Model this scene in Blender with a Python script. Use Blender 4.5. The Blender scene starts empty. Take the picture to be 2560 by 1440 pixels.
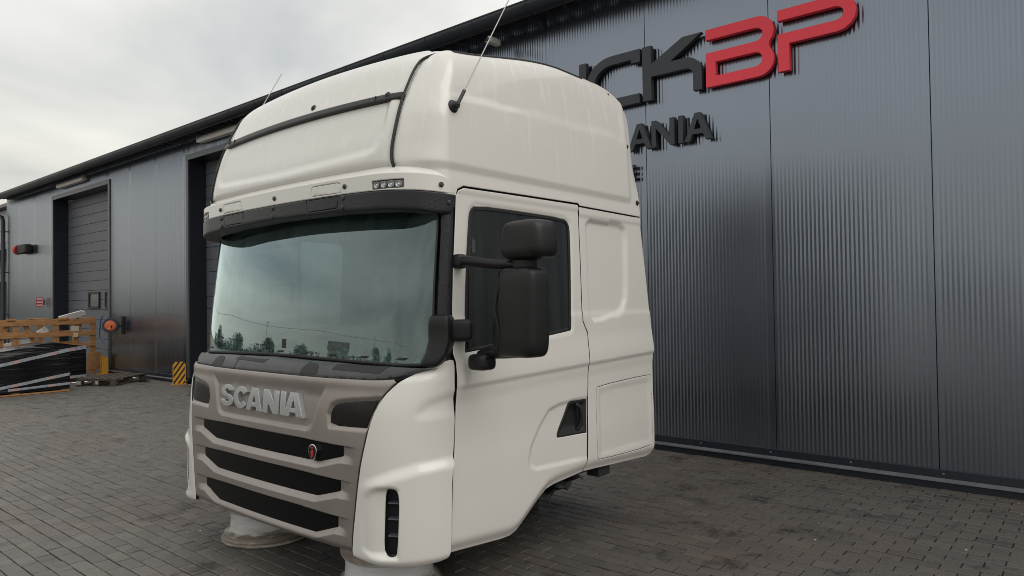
import bpy, bmesh, math, random
import numpy as np
from mathutils import Vector, Matrix
from mathutils.geometry import delaunay_2d_cdt

R = math.radians
random.seed(7)
rng = np.random.default_rng(7)
scene = bpy.context.scene
COL = scene.collection

# ------------------------------------------------------------------ camera
YAW, PITCH, ROLL, FPX = 40.12, 1.124, -0.761, 1766.5
CAMZ = 1.6
_y, _p, _r = R(YAW), R(PITCH), R(ROLL)
fwd = Vector((-math.sin(_y)*math.cos(_p), math.cos(_y)*math.cos(_p), math.sin(_p)))
rgt = fwd.cross(Vector((0, 0, 1))).normalized()
upv = rgt.cross(fwd)
cr = rgt*math.cos(_r) + upv*math.sin(_r)
cu = -rgt*math.sin(_r) + upv*math.cos(_r)
cam_data = bpy.data.cameras.new('camera')
cam = bpy.data.objects.new('camera', cam_data)
COL.objects.link(cam)
cam_data.sensor_width = 36.0
cam_data.lens = 36.0*FPX/2560.0
cam_data.clip_start = 0.05
cam_data.clip_end = 2000
cam.matrix_world = Matrix(((cr.x, cu.x, -fwd.x, 0), (cr.y, cu.y, -fwd.y, 0), (cr.z, cu.z, -fwd.z, CAMZ), (0, 0, 0, 1)))
scene.camera = cam

# ------------------------------------------------------------------ sky, sun, exposure
SUN_EL, SUN_AZ = 48.0, 86.0     # azimuth measured from +Y clockwise (towards +X)
world = bpy.data.worlds.new('World')
scene.world = world
world.use_nodes = True
wn, wl = world.node_tree.nodes, world.node_tree.links
wn.clear()
out = wn.new('ShaderNodeOutputWorld')
sky = wn.new('ShaderNodeTexSky')
sky.sky_type = 'NISHITA'
sky.sun_disc = False
sky.sun_elevation = R(SUN_EL)
sky.sun_rotation = R(SUN_AZ)
sky.air_density = 1.5
sky.dust_density = 3.0
bg1 = wn.new('ShaderNodeBackground'); bg1.inputs['Strength'].default_value = 0.10
wl.new(sky.outputs[0], bg1.inputs['Color'])
tc = wn.new('ShaderNodeTexCoord')
sep = wn.new('ShaderNodeSeparateXYZ'); wl.new(tc.outputs['Generated'], sep.inputs[0])
# cloud deck: project the direction onto a flat layer so that clouds flatten towards the horizon
zc = wn.new('ShaderNodeMath'); zc.operation = 'MAXIMUM'; wl.new(sep.outputs['Z'], zc.inputs[0]); zc.inputs[1].default_value = 0.0
za = wn.new('ShaderNodeMath'); za.operation = 'ADD'; wl.new(zc.outputs[0], za.inputs[0]); za.inputs[1].default_value = 0.16
cx = wn.new('ShaderNodeMath'); cx.operation = 'DIVIDE'; wl.new(sep.outputs['X'], cx.inputs[0]); wl.new(za.outputs[0], cx.inputs[1])
cy = wn.new('ShaderNodeMath'); cy.operation = 'DIVIDE'; wl.new(sep.outputs['Y'], cy.inputs[0]); wl.new(za.outputs[0], cy.inputs[1])
cmb = wn.new('ShaderNodeCombineXYZ'); wl.new(cx.outputs[0], cmb.inputs[0]); wl.new(cy.outputs[0], cmb.inputs[1])
cmb.inputs[2].default_value = 3.7
nz = wn.new('ShaderNodeTexNoise'); nz.inputs['Scale'].default_value = 0.55; nz.inputs['Detail'].default_value = 5.0
nz.inputs['Roughness'].default_value = 0.52; nz.inputs['Distortion'].default_value = 0.5
wl.new(cmb.outputs[0], nz.inputs['Vector'])
ramp = wn.new('ShaderNodeValToRGB')
e = ramp.color_ramp.elements
e[0].position, e[0].color = 0.34, (0.335, 0.36, 0.395, 1)
e[1].position, e[1].color = 0.68, (0.90, 0.88, 0.815, 1)
m_ = ramp.color_ramp.elements.new(0.50); m_.color = (0.61, 0.607, 0.578, 1)
wl.new(nz.outputs['Fac'], ramp.inputs[0])
# an overcast sky is brighter overhead than at the horizon
zp = wn.new('ShaderNodeMath'); zp.operation = 'POWER'; wl.new(zc.outputs[0], zp.inputs[0]); zp.inputs[1].default_value = 1.6
zr = wn.new('ShaderNodeMapRange'); wl.new(zp.outputs[0], zr.inputs[0])
zr.inputs[1].default_value = 0.0; zr.inputs[2].default_value = 1.0
zr.inputs[3].default_value = 0.96; zr.inputs[4].default_value = 1.55
bg2 = wn.new('ShaderNodeBackground')
# thin warm light low over the horizon
hz = wn.new('ShaderNodeMapRange'); wl.new(zc.outputs[0], hz.inputs[0]); hz.inputs[1].default_value = 0.0; hz.inputs[2].default_value = 0.30
hz.inputs[3].default_value = 0.70; hz.inputs[4].default_value = 0.0
hm = wn.new('ShaderNodeMix'); hm.data_type = 'RGBA'; hm.inputs['B'].default_value = (0.86, 0.81, 0.675, 1)
wl.new(hz.outputs[0], hm.inputs['Factor']); wl.new(ramp.outputs[0], hm.inputs['A'])
wl.new(hm.outputs['Result'], bg2.inputs['Color']); wl.new(zr.outputs[0], bg2.inputs['Strength'])
mx = wn.new('ShaderNodeMixShader'); mx.inputs[0].default_value = 0.86
wl.new(bg1.outputs[0], mx.inputs[1]); wl.new(bg2.outputs[0], mx.inputs[2])
wl.new(mx.outputs[0], out.inputs['Surface'])

sun_d = bpy.data.lights.new('sun', 'SUN')
sun_d.energy = 0.8
sun_d.angle = R(45)
sun_d.color = (1.0, 0.96, 0.90)
sun = bpy.data.objects.new('sun', sun_d)
COL.objects.link(sun)
sd = Vector((math.sin(R(SUN_AZ))*math.cos(R(SUN_EL)), math.cos(R(SUN_AZ))*math.cos(R(SUN_EL)), math.sin(R(SUN_EL))))
sun.rotation_euler = sd.to_track_quat('Z', 'Y').to_euler()

vs_ = scene.view_settings
vs_.view_transform = 'Standard'
vs_.look = 'None'
vs_.exposure = 0.30
vs_.gamma = 1.0
vs_.use_curve_mapping = False
scene.cycles.pixel_filter_type = 'BLACKMAN_HARRIS'
scene.cycles.filter_width = 0.95

# ------------------------------------------------------------------ materials
MATS = {}
def mat(name, col, rough=0.5, metal=0.0, spec=0.5, coat=0.0, var=0.0, vscale=3.0, bump=0.0, bscale=60.0,
        col2=None, stretch=None, drops=0.0, rvar=0.0, object_space=True):
    if name in MATS:
        return MATS[name]
    m = bpy.data.materials.new(name)
    m.use_nodes = True
    n, l = m.node_tree.nodes, m.node_tree.links
    b = n['Principled BSDF']
    b.inputs['Base Color'].default_value = (*col, 1)
    b.inputs['Roughness'].default_value = rough
    b.inputs['Metallic'].default_value = metal
    b.inputs['Specular IOR Level'].default_value = spec
    if coat:
        b.inputs['Coat Weight'].default_value = coat
        b.inputs['Coat Roughness'].default_value = 0.08
    t = n.new('ShaderNodeTexCoord')
    vec = t.outputs['Object']
    if stretch:
        mp = n.new('ShaderNodeMapping'); mp.inputs['Scale'].default_value = stretch
        l.new(vec, mp.inputs[0]); vec2 = mp.outputs[0]
    else:
        vec2 = vec
    if var or col2:
        nt = n.new('ShaderNodeTexNoise'); nt.inputs['Scale'].default_value = vscale; nt.inputs['Detail'].default_value = 6
        nt.inputs['Roughness'].default_value = 0.62
        l.new(vec2, nt.inputs['Vector'])
        rp = n.new('ShaderNodeValToRGB')
        c2 = col2 if col2 else tuple(c*(1-var) for c in col)
        rp.color_ramp.elements[0].position = 0.36; rp.color_ramp.elements[0].color = (*c2, 1)
        rp.color_ramp.elements[1].position = 0.64; rp.color_ramp.elements[1].color = (*col, 1)
        l.new(nt.outputs['Fac'], rp.inputs[0]); l.new(rp.outputs[0], b.inputs['Base Color'])
        if rvar:
            mr = n.new('ShaderNodeMapRange'); mr.inputs[3].default_value = rough-rvar; mr.inputs[4].default_value = rough+rvar
            l.new(nt.outputs['Fac'], mr.inputs[0]); l.new(mr.outputs[0], b.inputs['Roughness'])
    last = None
    if bump:
        nb = n.new('ShaderNodeTexNoise'); nb.inputs['Scale'].default_value = bscale; nb.inputs['Detail'].default_value = 4
        l.new(vec2, nb.inputs['Vector'])
        bp = n.new('ShaderNodeBump'); bp.inputs['Strength'].default_value = bump; bp.inputs['Distance'].default_value = 0.01
        l.new(nb.outputs['Fac'], bp.inputs['Height']); last = bp
    if drops:
        vo = n.new('ShaderNodeTexVoronoi'); vo.inputs['Scale'].default_value = 75; vo.inputs['Randomness'].default_value = 1.0
        l.new(vec, vo.inputs['Vector'])
        # only some of the cells carry a drop
        gt = n.new('ShaderNodeSeparateColor'); l.new(vo.outputs['Color'], gt.inputs[0])
        th = n.new('ShaderNodeMath'); th.operation = 'GREATER_THAN'; th.inputs[1].default_value = 0.62; l.new(gt.outputs[0], th.inputs[0])
        mr = n.new('ShaderNodeMapRange'); mr.inputs[1].default_value = 0.0; mr.inputs[2].default_value = 0.30
        mr.inputs[3].default_value = 1.0; mr.inputs[4].default_value = 0.0
        l.new(vo.outputs['Distance'], mr.inputs[0])
        mu = n.new('ShaderNodeMath'); mu.operation = 'MULTIPLY'; l.new(mr.outputs[0], mu.inputs[0]); l.new(th.outputs[0], mu.inputs[1])
        bp2 = n.new('ShaderNodeBump'); bp2.inputs['Strength'].default_value = drops; bp2.inputs['Distance'].default_value = 0.004
        l.new(mu.outputs[0], bp2.inputs['Height'])
        if last: l.new(last.outputs[0], bp2.inputs['Normal'])
        last = bp2
    if last:
        l.new(last.outputs[0], b.inputs['Normal'])
    MATS[name] = m
    return m

def paint_white():
    """white truck paint: faint dirt, rain runs and drops"""
    m = bpy.data.materials.new('white_paint'); m.use_nodes = True
    n, l = m.node_tree.nodes, m.node_tree.links
    b = n['Principled BSDF']
    b.inputs['Roughness'].default_value = 0.36
    b.inputs['Coat Weight'].default_value = 0.7; b.inputs['Coat Roughness'].default_value = 0.07
    t = n.new('ShaderNodeTexCoord')
    n1 = n.new('ShaderNodeTexNoise'); n1.inputs['Scale'].default_value = 2.2; n1.inputs['Detail'].default_value = 7
    l.new(t.outputs['Object'], n1.inputs['Vector'])
    mp = n.new('ShaderNodeMapping'); mp.inputs['Scale'].default_value = (26, 26, 1.1); l.new(t.outputs['Object'], mp.inputs[0])
    n2 = n.new('ShaderNodeTexNoise'); n2.inputs['Scale'].default_value = 1.0; n2.inputs['Detail'].default_value = 3
    l.new(mp.outputs[0], n2.inputs['Vector'])
    r2 = n.new('ShaderNodeMapRange'); r2.inputs[1].default_value = 0.56; r2.inputs[2].default_value = 0.72; l.new(n2.outputs['Fac'], r2.inputs[0])
    # runs mostly on the tall roof
    sp = n.new('ShaderNodeSeparateXYZ'); l.new(t.outputs['Object'], sp.inputs[0])
    zr = n.new('ShaderNodeMapRange'); zr.inputs[1].default_value = 2.2; zr.inputs[2].default_value = 3.0; l.new(sp.outputs['Z'], zr.inputs[0])
    mul = n.new('ShaderNodeMath'); mul.operation = 'MULTIPLY'; l.new(r2.outputs[0], mul.inputs[0]); l.new(zr.outputs[0], mul.inputs[1])
    mixa = n.new('ShaderNodeMix'); mixa.data_type = 'RGBA'
    mixa.inputs['A'].default_value = (0.675, 0.655, 0.615, 1); mixa.inputs['B'].default_value = (0.71, 0.69, 0.652, 1)
    l.new(n1.outputs['Fac'], mixa.inputs['Factor'])
    mixb = n.new('ShaderNodeMix'); mixb.data_type = 'RGBA'; mixb.inputs['B'].default_value = (0.79, 0.775, 0.74, 1)
    l.new(mixa.outputs['Result'], mixb.inputs['A']); l.new(mul.outputs[0], mixb.inputs['Factor'])
    l.new(mixb.outputs['Result'], b.inputs['Base Color'])
    rr = n.new('ShaderNodeMapRange'); rr.inputs[3].default_value = 0.28; rr.inputs[4].default_value = 0.46
    l.new(n1.outputs['Fac'], rr.inputs[0]); l.new(rr.outputs[0], b.inputs['Roughness'])
    vo = n.new('ShaderNodeTexVoronoi'); vo.inputs['Scale'].default_value = 70; l.new(t.outputs['Object'], vo.inputs['Vector'])
    gt = n.new('ShaderNodeSeparateColor'); l.new(vo.outputs['Color'], gt.inputs[0])
    th = n.new('ShaderNodeMath'); th.operation = 'GREATER_THAN'; th.inputs[1].default_value = 0.7; l.new(gt.outputs[0], th.inputs[0])
    mr = n.new('ShaderNodeMapRange'); mr.inputs[2].default_value = 0.25; mr.inputs[3].default_value = 1.0; mr.inputs[4].default_value = 0.0
    l.new(vo.outputs['Distance'], mr.inputs[0])
    mu = n.new('ShaderNodeMath'); mu.operation = 'MULTIPLY'; l.new(mr.outputs[0], mu.inputs[0]); l.new(th.outputs[0], mu.inputs[1])
    bp = n.new('ShaderNodeBump'); bp.inputs['Strength'].default_value = 0.22; bp.inputs['Distance'].default_value = 0.003
    l.new(mu.outputs[0], bp.inputs['Height']); l.new(bp.outputs[0], b.inputs['Normal'])
    MATS['white_paint'] = m
    return m

def glass(name, tint, ior=1.5, boost=1.0, film=0.0, filmcol=(0.5, 0.55, 0.53), band=None):
    """thin pane: Fresnel mirror over a tinted clear sheet, with a faint diffuse film of wet dirt"""
    m = bpy.data.materials.new(name); m.use_nodes = True
    n, l = m.node_tree.nodes, m.node_tree.links
    n.clear()
    o = n.new('ShaderNodeOutputMaterial')
    tr = n.new('ShaderNodeBsdfTransparent'); tr.inputs[0].default_value = (*tint, 1)
    gl = n.new('ShaderNodeBsdfGlossy'); gl.inputs['Roughness'].default_value = 0.015; gl.inputs[0].default_value = (0.80, 0.96, 1.0, 1)
    fr = n.new('ShaderNodeFresnel'); fr.inputs[0].default_value = ior
    mu = n.new('ShaderNodeMath'); mu.operation = 'MULTIPLY'; mu.inputs[1].default_value = boost; mu.use_clamp = True
    l.new(fr.outputs[0], mu.inputs[0])
    mxs = n.new('ShaderNodeMixShader'); l.new(mu.outputs[0], mxs.inputs[0]); l.new(tr.outputs[0], mxs.inputs[1]); l.new(gl.outputs[0], mxs.inputs[2])
    last = mxs
    if film:
        t = n.new('ShaderNodeTexCoord')
        mp = n.new('ShaderNodeMapping'); mp.inputs['Scale'].default_value = (14, 14, 1.2); l.new(t.outputs['Object'], mp.inputs[0])
        nt = n.new('ShaderNodeTexNoise'); nt.inputs['Scale'].default_value = 1.0; nt.inputs['Detail'].default_value = 5; l.new(mp.outputs[0], nt.inputs['Vector'])
        mr = n.new('ShaderNodeMapRange'); mr.inputs[1].default_value = 0.3; mr.inputs[2].default_value = 0.8
        mr.inputs[3].default_value = film*0.4; mr.inputs[4].default_value = film*1.8; l.new(nt.outputs['Fac'], mr.inputs[0])
        df = n.new('ShaderNodeBsdfDiffuse'); df.inputs[0].default_value = (*filmcol, 1)
        fac = mr.outputs[0]
        if band:     # splashed, beaded wet dirt along the lower edge of the pane
            sp = n.new('ShaderNodeSeparateXYZ'); l.new(t.outputs['Object'], sp.inputs[0])
            bz = n.new('ShaderNodeMapRange'); bz.inputs[1].default_value = band[0]; bz.inputs[2].default_value = band[1]; bz.inputs[3].default_value = 1.0; bz.inputs[4].default_value = 0.0
            l.new(sp.outputs['Z'], bz.inputs[0])
            sn = n.new('ShaderNodeTexNoise'); sn.inputs['Scale'].default_value = 55; sn.inputs['Detail'].default_value = 5; l.new(t.outputs['Object'], sn.inputs['Vector'])
            sr = n.new('ShaderNodeMapRange'); sr.inputs[1].default_value = 0.5; sr.inputs[2].default_value = 0.72; sr.inputs[4].default_value = band[2]; l.new(sn.outputs['Fac'], sr.inputs[0])
            mm = n.new('ShaderNodeMath'); mm.operation = 'MULTIPLY'; l.new(bz.outputs[0], mm.inputs[0]); l.new(sr.outputs[0], mm.inputs[1])
            ma = n.new('ShaderNodeMath'); ma.operation = 'ADD'; l.new(mm.outputs[0], ma.inputs[0]); l.new(fac, ma.inputs[1]); fac = ma.outputs[0]
        mx2 = n.new('ShaderNodeMixShader'); l.new(fac, mx2.inputs[0]); l.new(last.outputs[0], mx2.inputs[1]); l.new(df.outputs[0], mx2.inputs[2])
        last = mx2
    l.new(last.outputs[0], o.inputs['Surface'])
    MATS[name] = m
    return m

WHITE = paint_white()
TAUPE = mat('taupe_metallic', (0.31, 0.278, 0.260), 0.40, 0.55, coat=0.15, var=0.10, vscale=5, drops=0.35)
BLACKP = mat('black_plastic', (0.014, 0.015, 0.018), 0.42, spec=0.4, var=0.3, vscale=14, bump=0.05, bscale=400, drops=0.5)
BLACKD = mat('black_plastic_dry', (0.016, 0.0165, 0.018), 0.5, var=0.3, vscale=9, bump=0.06, bscale=300)
VISORM = mat('visor_black', (0.017, 0.018, 0.023), 0.36, spec=0.38, var=0.25, vscale=12, drops=0.9)
GLOSSB = mat('smoked_gloss', (0.007, 0.006, 0.007), 0.22, spec=0.3, var=0.3, vscale=6)
RUBBER = mat('rubber', (0.012, 0.012, 0.013), 0.6)
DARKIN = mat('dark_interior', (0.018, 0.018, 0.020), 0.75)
TRIM = mat('interior_trim', (0.17, 0.16, 0.15), 0.8, var=0.2, vscale=4)
SEATM = mat('seat_fabric', (0.022, 0.022, 0.026), 0.9, bump=0.2, bscale=200)
DASHM = mat('dash_grey', (0.045, 0.047, 0.052), 0.6)
SILVER = mat('letter_silver', (0.46, 0.47, 0.48), 0.33, 0.6, drops=0.4)
STEELB = mat('screw_steel', (0.05, 0.05, 0.055), 0.4, 0.4)
CHROME = mat('bright_metal', (0.75, 0.75, 0.76), 0.18, 1.0)
RED = mat('red_enamel', (0.45, 0.02, 0.025), 0.4)
WS_GLASS = glass('windscreen_glass', (0.46, 0.68, 0.62), 1.52, 3.1, 0.10, (0.27, 0.44, 0.44), band=(1.30, 1.44, 0.30))
SIDE_GLASS = glass('side_window_glass', (0.42, 0.46, 0.46), 1.5, 1.4, 0.045, (0.40, 0.37, 0.34))
LENS = glass('clear_lens', (0.92, 0.92, 0.92), 1.5, 1.2)

# ------------------------------------------------------------------ scene helpers
def tag(o, label=None, cat=None, group=None, kind=None):
    if label: o['label'] = label
    if cat: o['category'] = cat
    if group: o['group'] = group
    if kind: o['kind'] = kind
    return o

def empty(name, loc=(0, 0, 0), rz=0.0, label=None, cat=None, group=None):
    o = bpy.data.objects.new(name, None)
    o.location = loc; o.rotation_euler = (0, 0, rz); o.empty_display_size = 0.2
    COL.objects.link(o)
    return tag(o, label, cat, group)

def link(name, me, parent=None):
    o = bpy.data.objects.new(name, me)
    COL.objects.link(o)
    if parent is not None: o.parent = parent
    return o

class MB:
    """collects simple solids; build() makes them one mesh object"""
    def __init__(self): self.v, self.f, self.sm = [], [], []
    def add(self, vs, fs, smooth=False):
        k = len(self.v); self.v += [tuple(p) for p in vs]; self.f += [tuple(i+k for i in f) for f in fs]; self.sm += [smooth]*len(fs)
        return self
    def box(self, c, d, M=None, ch=0.0):
        """box with optional chamfer on all edges of the z faces"""
        x, y, z = d[0]/2, d[1]/2, d[2]/2
        if ch <= 0:
            vs = [(-x,-y,-z),(x,-y,-z),(x,y,-z),(-x,y,-z),(-x,-y,z),(x,-y,z),(x,y,z),(-x,y,z)]
            fs = [(0,3,2,1),(4,5,6,7),(0,1,5,4),(1,2,6,5),(2,3,7,6),(3,0,4,7)]
        else:
            k = ch; vs = []
            for (zz, i) in ((-z, k), (-z+k, 0), (z-k, 0), (z, k)):
                vs += [(-x+i,-y+i,zz),(x-i,-y+i,zz),(x-i,y-i,zz),(-x+i,y-i,zz)]
            fs = [(3,2,1,0),(12,13,14,15)]
            for r_ in range(3):
                for j in range(4):
                    fs.append((r_*4+j, r_*4+(j+1)%4, r_*4+4+(j+1)%4, r_*4+4+j))
        vs = [Vector(p) for p in vs]
        if M is not None: vs = [M @ p for p in vs]
        c = Vector(c)
        return self.add([p+c for p in vs], fs)
    def tube(self, pts, r, n=10, caps=True, rad=None):
        P = [Vector(p) for p in pts]; vs = []; fs = []
        up = Vector((0, 0, 1))
        prev = None
        for i, p in enumerate(P):
            t = (P[min(i+1, len(P)-1)] - P[max(i-1, 0)]).normalized()
            if prev is None:
                a = t.cross(up if abs(t.z) < 0.9 else Vector((1, 0, 0))).normalized()
            else:
                a = (prev - t*prev.dot(t)).normalized()
            prev = a; b = t.cross(a)
            rr = rad[i] if rad else r
            for j in range(n):
                w = 2*math.pi*j/n
                vs.append(p + (a*math.cos(w) + b*math.sin(w))*rr)
        for i in range(len(P)-1):
            for j in range(n):
                fs.append((i*n+j, i*n+(j+1)%n, (i+1)*n+(j+1)%n, (i+1)*n+j))
        self.add(vs, fs, True)
        if caps:
            k = len(vs); m = len(self.v) - k
            self.f.append(tuple(m+j for j in range(n))[::-1]); self.sm.append(False)
            self.f.append(tuple(m+(len(P)-1)*n+j for j in range(n))); self.sm.append(False)
        return self
    def lathe(self, prof, n=32, M=None, closed=False):
        vs, fs = [], []
        for (r_, z) in prof:
            for j in range(n):
                w = 2*math.pi*j/n; p = Vector((r_*math.cos(w), r_*math.sin(w), z))
                vs.append(M @ p if M is not None else p)
        m = len(prof)
        for i in range(m-1 if not closed else m):
            for j in range(n):
                a, b = i*n, ((i+1) % m)*n
                fs.append((a+j, a+(j+1) % n, b+(j+1) % n, b+j))
        return self.add(vs, fs, True)
    def superbox(self, c, d, e1=0.3, e2=0.3, M=None, nu=40, nv=24, warp=None):
        """rounded box (superellipsoid), dims d; warp(p) may bend it"""
        vs, fs = [], []
        f = lambda w, ee: math.copysign(abs(w)**ee, w)
        for i in range(nv+1):
            a = -math.pi/2 + math.pi*i/nv
            for j in range(nu):
                b = 2*math.pi*j/nu
                p = Vector((d[0]/2*f(math.cos(a), e1)*f(math.cos(b), e2), d[1]/2*f(math.cos(a), e1)*f(math.sin(b), e2), d[2]/2*f(math.sin(a), e1)))
                if warp: p = warp(p)
                if M is not None: p = M @ p
                vs.append(p + Vector(c))
        for i in range(nv):
            for j in range(nu):
                fs.append((i*nu+j, i*nu+(j+1) % nu, (i+1)*nu+(j+1) % nu, (i+1)*nu+j))
        return self.add(vs, fs, True)
    def build(self, name, m, parent=None, bevel=0.0):
        me = bpy.data.meshes.new(name)
        me.from_pydata(self.v, [], self.f)
        me.polygons.foreach_set('use_smooth', self.sm)
        me.materials.append(m if not isinstance(m, str) else MATS[m])
        me.validate(); me.update()
        if any(self.sm): me.set_sharp_from_angle(angle=R(30))
        o = link(name, me, parent)
        if bevel:
            b = o.modifiers.new('bevel', 'BEVEL'); b.width = bevel; b.segments = 2; b.limit_method = 'ANGLE'
        return o

# ---- curved sheet panels: a polygon (with holes) in a surface's own (s, v) coordinates, triangulated and laid on the surface
def chaikin(P, k=1, q=0.25):
    P = np.asarray(P, float)
    for _ in range(k):
        Q = np.roll(P, -1, 0)
        P = np.stack([P*(1-q)+Q*q, P*q+Q*(1-q)], 1).reshape(-1, 2)
    return P
def resample(P, h):
    P = np.asarray(P, float); o = []
    for a, b in zip(P, np.roll(P, -1, 0)):
        d = np.linalg.norm(b-a); n = max(1, int(math.ceil(d/h)))
        for i in range(n): o.append(a+(b-a)*i/n)
    return np.array(o)
def area2(P): return np.sum(P[:, 0]*np.roll(P[:, 1], -1) - np.roll(P[:, 0], -1)*P[:, 1])
def ccw(P): return P if area2(P) > 0 else P[::-1]
def inside(P, X):
    c = np.zeros(len(X), bool)
    for a, b in zip(P, np.roll(P, -1, 0)):
        if a[1] == b[1]: continue
        k = ((a[1] > X[:, 1]) != (b[1] > X[:, 1])) & (X[:, 0] < (b[0]-a[0])*(X[:, 1]-a[1])/(b[1]-a[1])+a[0])
        c ^= k
    return c
def pdist(P, X):
    d = np.full(len(X), 1e9)
    for a, b in zip(P, np.roll(P, -1, 0)):
        ab = b-a; L = ab@ab
        if L < 1e-14: continue
        t = np.clip(((X-a)@ab)/L, 0, 1)
        q = X-(a+t[:, None]*ab)
        d = np.minimum(d, np.einsum('ij,ij->i', q, q))
    return np.sqrt(d)
def sdist(P, X):
    """positive inside"""
    P = np.asarray(P, float); X = np.atleast_2d(X)
    return np.where(inside(P, X), 1, -1)*pdist(P, X)
def inset(P, r):
    P = ccw(np.asarray(P, float)); n = len(P); o = []
    for i in range(n):
        a, b, c = P[i-1], P[i], P[(i+1) % n]
        t = (b-a)/max(1e-9, np.linalg.norm(b-a)) + (c-b)/max(1e-9, np.linalg.norm(c-b))
        t /= max(1e-9, np.linalg.norm(t))
        o.append(b + r*np.array([-t[1], t[0]]))
    return np.array(o)

def panel(name, outer, surf, m, parent, holes=(), h=0.03, disp=None, off=0.0, thick=0.018, edge=0.0025, soft=0, hsoft=0, sign=1, extra=None, skirt=None, flat=False):
    outer = ccw(np.array(outer, float)*np.array([sign, 1]))
    if soft: outer = chaikin(outer, soft)
    outer = resample(outer, h)
    hs = []
    for q in holes:
        q = ccw(np.array(q, float)*np.array([sign, 1]))
        if hsoft: q = chaikin(q, hsoft)
        hs.append(resample(q, h))
    loops = [outer]+hs
    pts, edges, ring = [], [], []
    for P in loops:
        k = len(pts); n = len(P); pts += list(P); edges += [(k+i, k+(i+1) % n) for i in range(n)]; ring += [True]*n
    nb = len(pts)
    if edge:
        for er in (edge, edge*2.0):
            q = inset(outer, er); q = q[sdist(outer, q) > er*0.8]; pts += list(q)
            for P in hs:
                q = inset(P, -er); q = q[sdist(P, q) < -er*0.8]; pts += list(q)
    lo, hi = outer.min(0), outer.max(0)
    g = np.stack(np.meshgrid(np.arange(lo[0]+h*0.5, hi[0], h), np.arange(lo[1]+h*0.5, hi[1], h), indexing='ij'), -1).reshape(-1, 2)
    if extra is not None: g = np.concatenate([g, np.asarray(extra)*np.array([sign, 1])])
    mn = max(edge*2.6, h*0.45)
    ok = inside(outer, g) & (pdist(outer, g) > mn)
    for P in hs: ok &= ~inside(P, g) & (pdist(P, g) > mn)
    pts += list(g[ok])
    V, E, F, ov, oe, of = delaunay_2d_cdt([Vector((float(p[0]), float(p[1]))) for p in pts], edges, [], 0, 1e-6)
    V = np.array([(p[0], p[1]) for p in V]); F = np.array([tuple(f) for f in F if len(f) == 3])
    c = V[F].mean(1)
    ok = inside(outer, c)
    for P in hs: ok &= ~inside(P, c)
    F = F[ok]
    isb = np.zeros(len(V), bool)
    for i, src in enumerate(ov):
        if any(j < nb for j in src): isb[i] = True
    if np.sum((V[F[:, 1]]-V[F[:, 0]])[:, 0]*(V[F[:, 2]]-V[F[:, 0]])[:, 1]-(V[F[:, 1]]-V[F[:, 0]])[:, 1]*(V[F[:, 2]]-V[F[:, 0]])[:, 0]) < 0: F = F[:, ::-1]
    e = 1e-3
    S0, S1 = V[:, 0], V[:, 1]
    P0 = surf(S0, S1)
    N = np.cross(surf(S0+e, S1)-surf(S0-e, S1), surf(S0, S1+e)-surf(S0, S1-e)); N /= np.maximum(1e-12, np.linalg.norm(N, axis=1))[:, None]
    d = np.full(len(V), off)
    if disp is not None: d = d + disp(np.stack([np.abs(S0), S1], 1))
    top = P0 + N*d[:, None]
    top[isb] -= N[isb]*edge
    verts = [tuple(p) for p in top]; faces = [tuple(int(i) for i in f) for f in F]; smooth = [not flat]*len(faces); ntop = len(faces)
    if thick:
        # boundary edges = used by one triangle
        cnt = {}
        for f in faces:
            for a, b in ((f[0], f[1]), (f[1], f[2]), (f[2], f[0])):
                cnt[(a, b)] = cnt.get((a, b), 0)+1
        be = [(a, b) for (a, b) in cnt if (b, a) not in cnt]
        mp = {}
        for a, b in be:
            for i in (a, b):
                if i not in mp:
                    mp[i] = len(verts); verts.append(tuple(top[i])); verts.append(tuple(top[i]-N[i]*thick))
            faces.append((mp[b], mp[a], mp[a]+1, mp[b]+1)); smooth.append(not flat)
    me = bpy.data.meshes.new(name)
    me.from_pydata(verts, [], faces)
    me.polygons.foreach_set('use_smooth', smooth)
    me.materials.append(m)
    if skirt is not None:
        me.materials.append(skirt)  # dark edge material paints shade into the gaps between body panels
        me.polygons.foreach_set('material_index', [0]*ntop+[1]*(len(faces)-ntop))
    me.update()
    return link(name, me, parent)

def rrect(x0, z0, x1, z1, r, n=5):
    P = []
    for cx_, cz_, a0 in ((x1-r, z1-r, 0), (x0+r, z1-r, 90), (x0+r, z0+r, 180), (x1-r, z0+r, 270)):
        for i in range(n+1):
            a = R(a0+90*i/n); P.append((cx_+r*math.cos(a), cz_+r*math.sin(a)))
    return np.array(P)
def sm(a, b, x):
    t = np.clip((x-a)/(b-a), 0, 1); return t*t*(3-2*t)
def plane_y(Y):          # (x, z) -> wall-parallel plane facing -Y
    return lambda s, v: np.stack([s, np.full_like(s, Y), v], -1)

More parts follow.
